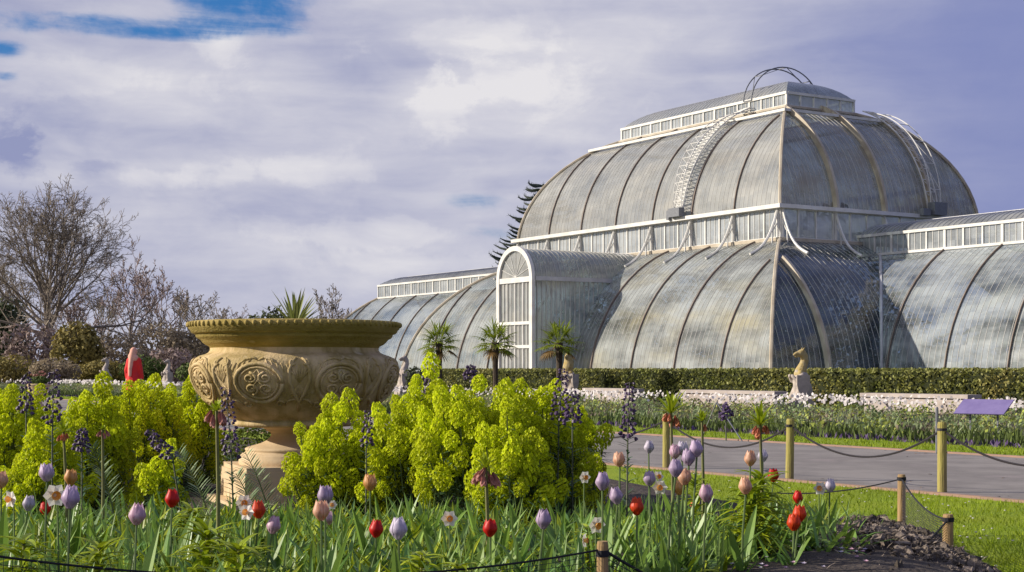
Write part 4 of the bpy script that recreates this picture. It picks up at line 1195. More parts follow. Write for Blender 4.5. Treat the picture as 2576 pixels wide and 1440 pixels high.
# ------------------------------------------------------------------ person in the red coat
x, y = place(337, 46)
def hand(sx, px_, pz):
    ch = [('t', [(px_, 0, pz + .05), (px_, -.01, pz - .03)], [.033, .036])]
    for k, (dy, L_) in enumerate(((-.03, .075), (-.01, .085), (.01, .08), (.03, .062))):
        ch.append(('t', [(px_, dy, pz - .05), (px_ - sx * .006, dy * 1.1, pz - .05 - L_ * .55), (px_ - sx * .022, dy * 1.1, pz - .05 - L_)], [.0095, .009, .008]))
    ch.append(('t', [(px_, -.03, pz + .0), (px_ - sx * .01, -.058, pz - .035), (px_ - sx * .018, -.062, pz - .06)], [.012, .0105, .009])); return ch
body = [('t', [(0, 0, 1.38), (0, .0, 1.5), (0, .015, 1.56)], [.062, .055, .058]), ('b', (0, .02, 1.64), (.075, .095, .115)), ('b', (0, .105, 1.635), (.016, .025, .022)),
        ('b', (.078, .01, 1.63), (.012, .022, .032)), ('b', (-.078, .01, 1.63), (.012, .022, .032)), ('b', (.03, .098, 1.655), (.016, .012, .009)), ('b', (-.03, .098, 1.655), (.016, .012, .009)), ('b', (0, .1, 1.585), (.028, .014, .009)),
        ('t', [(0, 0, .92), (0, 0, 1.15), (0, 0, 1.36)], [.15, .13, .15])]
for sx in (1, -1):
    body += [('t', [(sx * .17, 0, 1.37), (sx * .235, -.02, 1.1), (sx * .25, .03, .86)], [.055, .045, .034])] + hand(sx, sx * .252, .78)
    body += [('t', [(sx * .09, 0, .9), (sx * .1, .01, .5), (sx * .1, -.02, .1)], [.085, .06, .045]), ('t', [(sx * .1, -.03, .05), (sx * .11, .15, .035)], [.045, .038])]
person = lump('person', body, MT['skin'], None, 0.011, 2)
person.location = (x, y, 0.007); person.rotation_euler = (0, 0, rad(-20)); person.scale = (1.02, 1.02, 1.02)
tag(person, 'person in bright red coat and salmon headscarf, on the path behind lime shrubs', 'person')
lump('coat', [('t', [(0, 0, .62), (0, 0, .95), (0, 0, 1.18), (0, 0, 1.4)], [.25, .21, .19, .17])] + [('t', [(sx * .16, 0, 1.39), (sx * .245, -.02, 1.1), (sx * .257, .03, .87)], [.085, .07, .058]) for sx in (1, -1)], MT['coat'], person, 0.02, 3)
lump('scarf', [('b', (0, -.01, 1.66), (.105, .118, .125)), ('t', [(0, -.06, 1.6), (0, -.13, 1.4), (.01, -.215, 1.15), (.015, -.23, .95)], [.1, .085, .06, .05]), ('t', [(-.03, -.06, 1.5), (.06, -.05, 1.45)], [.12, .12])], MT['scarf'], person, 0.018, 2)
lump('trousers', [('t', [(sx * .09, 0, .88), (sx * .1, .01, .5), (sx * .1, -.02, .1)], [.1, .085, .07]) for sx in (1, -1)], MT['trouser'], person, 0.02, 2)

# ------------------------------------------------------------------ the great urn
YU = 12.5; KU = YU / F
ux, uy = place(742, YU)
urn = thing('stone_urn', (ux, uy, 0), 0, 'great ochre carved stone urn on a square pedestal among lime shrubs', 'urn')
def uz(y): return EYE + (930 - y) * KU
def ulathe(name, prof_, m, n=96):
    mb = MB(); mb.lathe([(r_ * KU, uz(y_)) for r_, y_ in prof_], n); return mb.build(name, m, urn, True)
BOWL = [(60, 1071), (150, 1071), (157, 1067), (158, 1061), (153, 1056), (160, 1052), (176, 1044), (192, 1032), (210, 1018), (224, 1004), (238, 986), (249, 966), (256, 946), (258, 928), (254, 912), (246, 902), (236, 896), (222, 892), (214, 888), (210, 882), (210, 876)]
ulathe('bowl', BOWL, MT['stone'])
ulathe('rim', [(209, 878), (213, 872), (222, 868), (229, 862), (233, 856), (241, 852), (245, 848), (245, 843), (251, 841), (256, 838), (258, 832), (262, 829), (264, 822), (264, 815), (260, 811), (250, 810), (243, 813), (238, 830), (232, 842)], MT['stone_moss'])
ulathe('stem', [(139, 1166), (140, 1160), (139, 1150), (136, 1148), (136, 1144), (131, 1139), (123, 1136), (122, 1133), (124, 1131), (124, 1127), (118, 1124), (104, 1120), (86, 1115), (71, 1108), (62, 1100), (59, 1094), (61, 1088), (66, 1085), (72, 1084), (72, 1080), (80, 1077), (96, 1070)], MT['stone_pale'])
mb = MB(); mb.lathe([(0.01, uz(832)), (234 * KU, uz(834))], 48); mb.build('soil', MT['soil'], urn)
# carved relief on the bowl
def bowl_r(y_):
    for k in range(len(BOWL) - 1):
        (r0, y0), (r1, y1) = BOWL[k], BOWL[k + 1]
        if y1 <= y_ <= y0 and y0 != y1: return (r0 + (r1 - r0) * (y0 - y_) / (y0 - y1)) * KU
    return 0.8
def bp(a, y_, off=0.0):
    r_ = bowl_r(y_) + off; return (r_ * math.cos(a), r_ * math.sin(a), uz(y_))
rel = MB()
NM = 8
def curve(a0, pts, w=0.011, taper=True):
    n = len(pts)
    rel.tube([bp(a0 + u, v, w * 0.25) for u, v in pts], [w * (1 - .6 * abs(2 * k / (n - 1) - 1) ** 3 if taper else 1) for k in range(n)], 6)
def circ(a0, u0, v0, ru, rv, w, t0=0, t1=2 * PI, n=20, spiral=1.0):
    pts = []
    for k in range(n + 1):
        f = k / n; t = t0 + (t1 - t0) * f; s = 1 + (spiral - 1) * f
        pts.append((u0 + ru * s * math.cos(t), v0 - rv * s * math.sin(t)))
    curve(a0, pts, w, False)
for k in range(NM):
    a0 = 2 * PI * k / NM + rad(-102)
    circ(a0, 0, 962, 0.235, 46, 0.017); circ(a0, 0, 962, 0.19, 37, 0.009)
    for s in (1, -1):
        circ(a0, s * .075, 950, .07, 13, .011, PI / 2, PI / 2 + s * 3.6 * PI / 2 * 1.6, 16, 0.25)
        circ(a0, s * .075, 976, .07, 13, .011, -PI / 2, -PI / 2 - s * 3.6 * PI / 2 * 1.6, 16, 0.25)
        curve(a0, [(0, 985), (s * .05, 968), (0, 955), (s * -.04, 942), (0, 930)], .01)
        # lyre scrolls between the medallions
        curve(a0, [(s * .39, 1030), (s * .385, 1005), (s * .34, 985), (s * .30, 958), (s * .30, 930), (s * .34, 908), (s * .37, 902)], .016)
        circ(a0, s * .335, 915, .035, 8, .011, PI / 2, PI / 2 + s * 4.5, 12, .3)
        curve(a0, [(s * .38, 1010), (s * .345, 1000), (s * .29, 1004), (s * .24, 1016)], .012)
        curve(a0, [(s * .2, 918), (s * .13, 906), (s * .05, 902), (0, 908)], .012)
        circ(a0, s * .19, 1012, .05, 10, .009, 0, s * 5.5, 12, .25)
        for q in range(5): curve(a0, [(s * (.07 + .05 * q), 905 + q * 3), (s * (.09 + .05 * q), 912 + q * 4), (s * (.1 + .052 * q), 924 + q * 4)], .007)
    for q in range(-3, 4):
        curve(a0 + PI / NM, [(0, 960), (q * .022, 940 - abs(q) * 1), (q * .034, 918 + abs(q) * 4)], .009)
        curve(a0 + PI / NM, [(0, 965), (q * .02, 985), (q * .03, 1005 - abs(q) * 5)], .008)
rel.build('relief', MT['stone'], urn, True)
bd = MB()
for k in range(84):
    a = 2 * PI * k / 84; bd.ball((264 * KU * math.cos(a), 264 * KU * math.sin(a), uz(819)), (0.017, 0.017, 0.022), 6, 5)
bd.build('rim_beads', MT['stone_moss'], urn, True)
PR = rad(21.2)
mb = MB(); mb.box((0, 0, uz(1166) - 0.02), (0.5, 0.5, 0.02), 0, PR); mb.box((0, 0, (uz(1178) + 0.1) / 2), (0.515, 0.515, (uz(1178) - 0.1) / 2), 0, PR); mb.build('pedestal', MT['stone_pale'], urn)
mb = MB(); mb.box((0, 0, 0.05), (0.62, 0.62, 0.05), 0, PR); mb.build('base_slab', MT['stone_pale'], urn)
yu = thing('spiky_palm', (ux, uy, uz(838)), 0, 'spiky leaved palm growing out of the great stone urn', 'plant')
mb = MB(); r = random.Random(17)
for k in range(46):
    a = k * 2.399; e = rad(88) - rad(72) * (k / 46) ** 0.8
    d = Vector((math.cos(a) * math.cos(e), math.sin(a) * math.cos(e), math.sin(e)))
    mb.leaf((0, 0, 0.02), d, r.uniform(.3, .40) * (1.0 if k > 4 else .85), 0.03, 0.3, 4, t=r.uniform(.75, 1.3), fold=.4, wide=.3)
mb.build('leaves', MT['yucca'], yu)

# small planter urn beyond the path
x, y = place(97, 46)
pu = thing('planter_urn', (x, y, 0), 0, 'small pale stone planter on a foot, filled with flowers, beyond the dark purple spikes', 'urn')
mb = MB(); mb.lathe([(.24, 0), (.24, .07), (.12, .1), (.09, .2), (.13, .27), (.26, .36), (.33, .5), (.3, .6), (.37, .67), (.36, .72), (.3, .7)], 28); mb.build('bowl', MT['stone_pale'], pu, True)
mb = MB(); leaf_cloud(mb, 500, [(0, 0, .78, .36, .36, .16)], .06, random.Random(3)); mb.build('planting', MT['bushgreen'], pu)
mb = MB(); r = random.Random(4)
for k in range(9): a = r.uniform(0, 6.28); mb.ball((.2 * math.cos(a), .2 * math.sin(a), .95 + r.uniform(0, .15)), .035, 6, 5)
mb.build('flower_heads', MT['crown_pink'], pu)

# ------------------------------------------------------------------ purple sign, posts, chains
x, y = gp(2474, 1104)
sg_ = thing('plant_sign', (x, y, 0), rad(-42), 'low purple tilted information panel on two thin legs in the far bed', 'sign')
zt = EYE + (930 - 1024) / F * y
mb = MB()
ca, sa = math.cos(rad(52)), math.sin(rad(52))
vs = []
for dz in (-.008, .008):
    for u, v in ((-.44, -.19), (.44, -.19), (.44, .19), (-.44, .19)): vs.append((u + v * .12, v * sa - dz * ca, zt + v * ca + dz * sa))
mb.add(vs, [(3, 2, 1, 0), (4, 5, 6, 7), (0, 1, 5, 4), (1, 2, 6, 5), (2, 3, 7, 6), (3, 0, 4, 7)]); mb.build('panel', MT['purple'], sg_)
for s in (-.24, .24):
    mb = MB(); mb.box((s, .02, zt / 2 - .01), (.012, .012, zt / 2)); mb.build('leg', MT['metal'], sg_)

def post(name, px, ybase, ytop, dia, m, label, group, Y=None, lean=(0, 0)):
    if Y is None: x, y = gp(px, ybase)
    else: x, y = place(px, Y)
    z0 = -0.05; z1 = EYE + (930 - ytop) / F * y
    t = thing(name, (x, y, 0), 0, label, 'post', group)
    mb = MB(); r_ = dia / 2; r = random.Random(px)
    pts = [(lean[0] * u, lean[1] * u, z0 + (z1 - z0) * u) for u in (0, .35, .7, .97, 1.0)]
    mb.tube(pts, [r_ * 1.03, r_, r_ * .98, r_ * .97, r_ * .86], 14)
    mb.build('shaft', m, t, False)
    return Vector((x + lean[0], y + lean[1], z1)), t
def add_band(t, z, r_, m=None):
    mb = MB(); mb.tube([(0, 0, z - .012), (0, 0, z + .012)], r_, 12); mb.build('rope_tie', m or MT['rope'], t)
GP = 'green stained posts carrying the chain along the path'
A0, t0 = post('path_post', 1676, 1180, 1042, .085, MT['wood_green'], 'chain post standing behind the orange crown imperial', GP)
A1, t1 = post('path_post', 1986, 1210, 1054, .085, MT['wood_green'], 'slim algae green chain post at the lawn edge, standing alone in the middle', GP, lean=(.01, 0))
A2, t2 = post('path_post', 2370, 1240, 1062, .088, MT['wood_green'], 'thick chain post beside the thin grey metal stake', GP)
A3, t3 = post('path_post', 2850, 1275, 1075, .088, MT['wood_green'], 'chain post beyond the picture edge', GP)
Am, tm_ = post('path_post', 1330, 1158, 1038, .085, MT['wood_green'], 'chain post hidden behind the main lime shrub', GP)
for t_, a_ in ((t0, A0), (t1, A1), (t2, A2)): add_band(t_, a_.z - .07, .046, MT['chain'])
def catenary(name, a, b, sag, rr, m, label, cat, group=None, da=(0, 0, -.07), n=24):
    a = Vector(a) + Vector(da); b = Vector(b) + Vector(da)
    mb = MB(); pts = []
    for k in range(n + 1):
        u = k / n; p = a.lerp(b, u); p.z -= sag * 4 * u * (1 - u); pts.append(p)
    mb.tube(pts, rr, 5)
    return tag(mb.build(name, m), label, cat, group)
GC = 'dark chains sagging between the path posts'
catenary('chain', A0, A1, .27, .011, MT['chain'], 'sagging dark chain between the crown imperial post and slim green post', 'chain', GC)
catenary('chain', A1, A2, .29, .011, MT['chain'], 'sagging dark chain between the slim green post and thick post', 'chain', GC)
catenary('chain', A2, A3, .3, .011, MT['chain'], 'sagging dark chain running from the thick post out of the picture', 'chain', GC)
catenary('chain', Am, A0, .24, .011, MT['chain'], 'dark chain emerging from behind the main lime shrub', 'chain', GC)
x, y = gp(2357, 1142)
t = thing('metal_stake', (x, y, 0), 0, 'thin grey metal stake in the far verge beside the thick chain post', 'stake'); mb = MB(); mb.tube([(0, 0, -.05), (0, 0, .62), (0, 0, .64)], [.02, .02, .012], 8); mb.build('shaft', MT['metal'], t)
# two thin canes and a dark bush of a plant under them
x, y = gp(1832, 1112); tp = at(1803, 1012, y + .3)
t = thing('cane_tripod', (x, y, 0), 0, 'thin pale canes leaning together over a dark plant across the path', 'support')
top = tp - Vector((x, y, 0))
for bx_, by_ in ((1868, 1112), (1768, 1098), (1826, 1095)):
    gx, gy = gp(bx_, by_); mb = MB(); mb.tube([(gx - x, gy - y, 0), tuple(top)], .012, 5); mb.build('cane', MT['metal'], t)
sp = thing('dark_plant', (x, y + .25, 0), 0, 'small dark purple leaved plant under the leaning canes', 'plant')
mb = MB(); mb.tube([(0, 0, 0), (0, 0, .36)], .012, 5); mb.build('stem', MT['frit_stem'], sp)
mb = MB(); leaf_cloud(mb, 160, [(0, 0, .42, .13, .1, .1), (0, 0, .52, .07, .06, .1)], .035, random.Random(5)); mb.build('leaves', MT['viola'], sp)

# ------------------------------------------------------------------ short stakes, rope and net round the near bed
GK = 'short round stakes holding the net round the near bed'
S1, k1 = post('stake', 1516, 0, 1362, .045, MT['wood'], 'pale short stake standing among the tulip leaves at the near edge of the bed', GK, Y=5.7)
S2, k2 = post('stake', 2385, 0, 1294, .061, MT['wood'], 'thick near stake with a dark rope tie, at the open corner of the lawn', GK, Y=8.6)
S3, k3 = post('stake', 2268, 0, 1194, .056, MT['wood'], 'slimmer farther stake standing on the mulch heap', GK, Y=10.45)
S4, k4 = post('stake', -160, 0, 1352, .05, MT['wood'], 'stake beyond the picture edge', GK, Y=4.7)
S5, k5 = post('stake', 1902, 0, 1226, .045, MT['wood'], 'small stake hidden behind the tall leafy shoot', GK, Y=11.0)
add_band(k1, S1.z - .045, .025); add_band(k2, S2.z - .03, .034); add_band(k3, S3.z - .03, .031)
def net(a, b, zb, sag, label, cell=.02, w=.0022, rr=.006, drop=0.03, group='dark garden nets round the near bed'):
    a = Vector(a) - Vector((0, 0, drop)); b = Vector(b) - Vector((0, 0, drop)); o = Vector((a.x, a.y, 0))
    t = thing('garden_net', o, 0, label, 'net', group)
    a0, b0 = a - o, b - o; L_ = (b0 - a0).length; n = int(L_ / cell)
    tops = []
    for k in range(n + 1):
        u = k / n; p = a0.lerp(b0, u); p.z -= sag * 4 * u * (1 - u); tops.append(p)
    mb = MB(); mb.tube(tops[::4] + [tops[-1]], rr, 5); mb.build('rope', MT['rope'], t)
    mb = MB(); d = (b0 - a0); d.z = 0; d.normalize()
    for k, p in enumerate(tops):
        sh = .012 * math.sin(k * .5)
        q = Vector((p.x, p.y + sh, zb)); mb.quad(p - d * w, p + d * w, q + d * w, q - d * w)
    h = max(p.z for p in tops); m_ = int((h - zb) / cell)
    for j in range(1, m_):
        for k in range(n):
            z0 = min(zb, tops[k].z) + max(0, tops[k].z - zb) * j / m_; z1 = min(zb, tops[k + 1].z) + max(0, tops[k + 1].z - zb) * j / m_
            p, q = tops[k], tops[k + 1]
            s0 = .012 * math.sin(k * .5) * (1 - j / m_); s1 = .012 * math.sin((k + 1) * .5) * (1 - j / m_)
            mb.quad((p.x, p.y + s0, z0 - w), (q.x, q.y + s1, z1 - w), (q.x, q.y + s1, z1 + w), (p.x, p.y + s0, z0 + w))
    mb.build('mesh', MT['net'], t)
net(S2, S3, .02, .06, 'dark sagging net between the thick near stake and slimmer farther stake')
net(S1, S2, .0, .36, 'dark net along the front of the mulch, between pale short stake and thick near stake', cell=.024, w=.0018)
net(S4, S1, .15, .10, 'dark net with a black rope top along the near edge of the bed', cell=.028, w=.0011, rr=.0042)
def net_line(x):
    return 4.7 + (x + 1.78) * .472 if x < .34 else 5.7 + (x - .34) * 1.36
catenary('rope', S3, S5, .05, .005, MT['rope'], 'thin dark rope running back from the slimmer farther stake', 'rope', None, (0, 0, -.03))

# ------------------------------------------------------------------ lime flowered shrubs
def euph_head(seed):
    """a column of little cupped bracts"""
    mb = MB(); r = random.Random(seed)
    H, W = 0.150, 0.060
    for k in range(92):
        u = (k + .5) / 92; z = (u - .42) * H; a = k * 2.39996
        w = W * (0.62 + 0.5 * math.sin(PI * min(1, u * 1.1)) ** .7) * (1.0 if u < .86 else math.sqrt(max(0, 1 - ((u - .86) / .15) ** 2)) * .9 + .1)
        w *= r.uniform(.78, 1.12)
        p = Vector((w * math.cos(a), w * math.sin(a), z + r.gauss(0, .004)))
        n = Vector((math.cos(a), math.sin(a), -.1 + 1.5 * max(0, u - .45) + r.gauss(0, .2) + .35)).normalized()
        s = r.uniform(.011, .018)
        e = n.orthogonal().normalized(); f = n.cross(e)
        vs = [tuple(p - n * s * .45)]
        for j in range(6):
            t = PI / 3 * j; vs.append(tuple(p + (e * math.cos(t) + f * math.sin(t)) * s * (1 if j % 3 else .72) + n * s * .2))
        mb.add(vs, [(0, 1 + j, 1 + (j + 1) % 6) for j in range(6)], 0, r.uniform(.62, 1.22))
        if k % 2: mb.add([tuple(p + n * s * .15 + e * s * .3), tuple(p + n * s * .15 + f * s * .3), tuple(p + n * s * .5), tuple(p + n * s * .15 - e * s * .3 - f * s * .2)], [(0, 1, 2), (1, 3, 2), (3, 0, 2)], 0, .62)
    return mb.mesh('flower_head', MT['euph'])
HEADS = [euph_head(k) for k in range(5)]
def lime_shrub(px, Y, w_px, top, label, n, seed, z0=None, low=0.38, hs=0.84, depth=.8):
    x, y = place(px, Y); zb = bedz(x, y) if z0 is None else z0
    t = thing('lime_shrub', (x, y, zb), 0, label, 'shrub', 'lime green flowering shrubs in the near bed')
    W = w_px / 2 / F * Y; H = EYE + (930 - top) / F * Y - zb - .11
    r = random.Random(seed); st = MB(); lv = MB(); heads = []
    tries = 0
    while len(heads) < n and tries < n * 60:
        tries += 1
        d = Vector((r.gauss(0, 1), r.gauss(0, 1) - .35, abs(r.gauss(0, .9)) + .05)).normalized()
        k = r.uniform(.84, 1.0) if r.random() < .75 else r.uniform(.55, .85)
        h = H * (low + (1 - low) * d.z ** .8) * (1 if k > .8 else .95) * r.uniform(.72, .98)
        h *= 1.02 + .3 * mnoise.noise(Vector((d.x * W * k * 4.5 + px, d.y * W * 4.5, seed)))
        if r.random() < .2: h = h * 1.05 + .03; k *= 1.05
        p = Vector((d.x * W * k, d.y * W * depth * k, h if d.z > .05 else H * low * r.uniform(.5, 1)))
        if any((p - q).length < .138 * hs for q, _ in heads): continue
        heads.append((p + d * r.uniform(-.09, .05) + Vector((r.gauss(0, .02), 0, r.uniform(-.07, .06))), d))
    for j, (p, d) in enumerate(heads):
        o = obj('flower_head', HEADS[r.randrange(5)], t)
        o.location = p; ax = (Vector((0, 0, 1)) * 1.6 + d * .55 + Vector((r.gauss(0, .15), r.gauss(0, .15), 0))).normalized()
        o.rotation_euler = ax.to_track_quat('Z', 'Y').to_euler(); o.rotation_euler.rotate_axis('Z', r.uniform(0, 6))
        s = hs * r.uniform(.72, 1.22); o.scale = (s * r.uniform(.9, 1.15), s, s * r.uniform(.95, 1.45))
    for j in range(int(n * .8)):
        p, d = heads[j % len(heads)]
        b = Vector((p.x * .3, p.y * .3, 0)); m1 = b.lerp(p, .5) + Vector((p.x * .12, p.y * .12, -.02))
        st.tube([b, m1, p], [.007, .006, .005], 4, cap=False)
        for q in range(20):
            u = r.uniform(.12, .9); c = b.lerp(m1, u * 2) if u < .5 else m1.lerp(p, u * 2 - 1)
            a = r.uniform(0, 6.28)
            lv.leaf(c, (math.cos(a), math.sin(a), r.uniform(-.1, .6)), r.uniform(.05, .09), .013, .4, 2, t=r.uniform(.55, 1.35))
    for q in range(int(n * 9)):   # leafy skirt
        a = r.uniform(0, 6.28); k = r.uniform(.45, .95); z = r.uniform(.03, max(.1, H * (low + .25)))
        c = Vector((math.cos(a) * W * k, math.sin(a) * W * depth * k, z)); e = a + r.gauss(0, .6)
        lv.leaf(c, (math.cos(e), math.sin(e), r.uniform(0, .7)), r.uniform(.06, .11), .015, .5, 2, t=r.uniform(.55, 1.4))
    st.build('stems', MT['euph_stem'], t); lv.build('leaves', MT['euph_leaf'], t)
    return t
lime_shrub(45, 10.6, 270, 968, 'lime shrub cut by the picture edge below the purple spikes', 85, 1, low=.4)
lime_shrub(225, 11.2, 230, 972, 'narrow lime shrub between the cut shrub and the one before the person', 75, 2)
lime_shrub(345, 13.1, 240, 950, 'tall lime shrub directly in front of the red coated person', 90, 3, low=.42)
lime_shrub(462, 13.7, 200, 962, 'lime shrub tucked against the urn bowl', 80, 4, low=.42)
lime_shrub(838, 10.5, 225, 1002, 'lime shrub covering the foot of the urn and its pedestal', 95, 5, low=.26)
lime_shrub(1050, 10.4, 290, 972, 'broad lime shrub beside the urn shadow, first of the main mass', 92, 6, low=.46)
lime_shrub(1200, 9.9, 300, 968, 'tallest lime shrub in the middle of the main mass', 96, 7, low=.46)
lime_shrub(1355, 10.2, 270, 974, 'lime shrub at the path side of the main mass', 95, 8, low=.42)
lime_shrub(1455, 10.8, 140, 1000, 'small lime shrub at the outer edge of the main mass', 34, 9, low=.45)
lime_shrub(950, 10.9, 170, 1060, 'low lime shrub between the urn foot and main mass', 44, 10, low=.35)
lime_shrub(1290, 9.4, 200, 1040, 'low lime shrub in front of the tallest one', 46, 11, low=.4)
lime_shrub(418, 9.8, 110, 1075, 'small drooping lime shrub low in front of the dark stems', 17, 13, low=.3)
lime_shrub(120, 9.9, 200, 1070, 'low lime shrub below the narrow one, at the dark shade', 40, 14, low=.4)
# mossy green dome behind the urn stem
x, y = place(640, 14.6)
dg = thing('green_dome_bush', (x, y, 0), 0, 'dense rounded mossy green bush behind the urn stem', 'bush')
mb = MB(); leaf_cloud(mb, 5000, [(0, 0, .16, .42, .38, .46)], .018, random.Random(6), shell=.85); mb.build('leaves', MT['dome_green'], dg)
mb = MB(); mb.tube([(0, 0, 0), (0, 0, .4)], .02, 5); mb.build('stem', MT['bark'], dg)

# ------------------------------------------------------------------ tulips
def tulip_mat(name, c, edge, base=None):
    m = mat(name, tuple(x * .86 for x in c), edge, 90, .45, trans=.28, spec=.3, rnd=.12, contrast=(.36, .66), stretch=(1, 1, .12)); return m
TC = {'lilac': tulip_mat('lilac_petal', (.50, .36, .56), (.64, .5, .66)), 'pink': tulip_mat('pink_petal', (.64, .34, .50), (.76, .56, .64)),
      'red': tulip_mat('red_petal', (.62, .010, .012), (.74, .03, .02)), 'scarlet': tulip_mat('scarlet_petal', (.78, .045, .012), (.85, .10, .02)),
      'peach': tulip_mat('peach_petal', (.76, .38, .22), (.82, .52, .36)), 'apricot': tulip_mat('apricot_petal', (.80, .36, .08), (.78, .44, .2)), 'palelilac': tulip_mat('pale_lilac_petal', (.58, .5, .66), (.7, .64, .72))}
def tulip_flower(m, seed, open_=0.0):
    mb = MB(); r = random.Random(seed)
    H, W = .070, .0300
    for ring in (0, 1):
        for j in range(3):
            a0 = 2 * PI * j / 3 + ring * PI / 3 + r.uniform(-.1, .1); nu, nv = 6, 9
            hh = H * r.uniform(.94, 1.05) * (1 if ring else .97); b = len(mb.v)
            for iv in range(nv + 1):
                v = iv / nv
                prof_ = W * (math.sin(PI * min(.5, .06 + v * .62) ) ** .8) * (1.0 - (0.56 - open_) * max(0, v - .45) / .55) * (1.08 if ring == 0 else .86)
                half = (1.0 if v < .55 else 1.0 * math.sqrt(max(0, 1 - ((v - .55) / .47) ** 2))) * (.35 + .65 * min(1, v * 3.0))
                for iu in range(nu + 1):
                    u = -1 + 2 * iu / nu
                    a = a0 + u * half; rr = prof_ * (1 + .05 * (1 - u * u)) + .0015 * ring
                    z = hh * v + .006 * (1 - abs(u)) * max(0, v - .7) / .3
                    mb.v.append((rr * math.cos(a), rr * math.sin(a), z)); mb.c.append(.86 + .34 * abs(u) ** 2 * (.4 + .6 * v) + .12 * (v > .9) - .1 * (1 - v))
            for iv in range(nv):
                for iu in range(nu):
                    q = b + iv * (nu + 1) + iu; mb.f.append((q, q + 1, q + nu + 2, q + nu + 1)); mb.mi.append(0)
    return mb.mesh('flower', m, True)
FL = {c: [tulip_flower(TC[c], 5 + k, (0, .04, .16)[k]) for k in range(3)] for c in TC}
def strap_mesh(seed, n=1, L_=.3, w=.035):
    mb = MB(); r = random.Random(seed)
    mb.leaf((0, 0, 0), (r.uniform(.25, .5), 0, 1), L_, w, r.uniform(.1, .5), 6, fold=.45, wide=.35)
    return mb.mesh('leaf', MT['strap'])
LEAVES = [strap_mesh(k, 1, .26 + .03 * k, .034 + .003 * k) for k in range(4)]
tn = 0
def tulip(px, py, h_px, c, label, lean=0.0, leaves=2, var=None):
    global tn
    tn += 1; r = random.Random(tn * 13 + 1)
    Y = .070 * F / h_px; Y = max(5.0, min(10.6, Y)); Y = max(Y, net_line((px - 1288) / F * Y) + .14); s = h_px / F * Y / .068
    hd = at(px, py + h_px / 2, Y)
    bx, by = hd.x - lean * .25, hd.y + r.uniform(-.03, .03); zb = bedz(bx, by)
    t = thing('tulip', (bx, by, zb), 0, label, 'tulip', 'tulips in the near bed')
    fo = obj('flower', FL[c][r.randrange(3) if var is None else var], t)
    fo.location = (hd.x - bx, hd.y - by, hd.z - zb); fo.scale = (s, s, s); fo.rotation_euler = (r.gauss(0, .06), lean * .9 + r.gauss(0, .05), r.uniform(0, 6))
    mb = MB(); mb.tube([(0, 0, 0), ((hd.x - bx) * .35, 0, (hd.z - zb) * .55), (hd.x - bx, hd.y - by, hd.z - zb + .006)], [.0055, .005, .0042], 6); mb.build('stem', MT['tulip_stem'], t)
    for k in range(leaves):
        lo = obj('leaf', LEAVES[r.randrange(4)], t); lo.rotation_euler = (0, 0, r.uniform(0, 6.28)); q = r.uniform(.85, 1.3) * min(1.1, (hd.z - zb) / .42 + .2); lo.scale = (q, q, q)
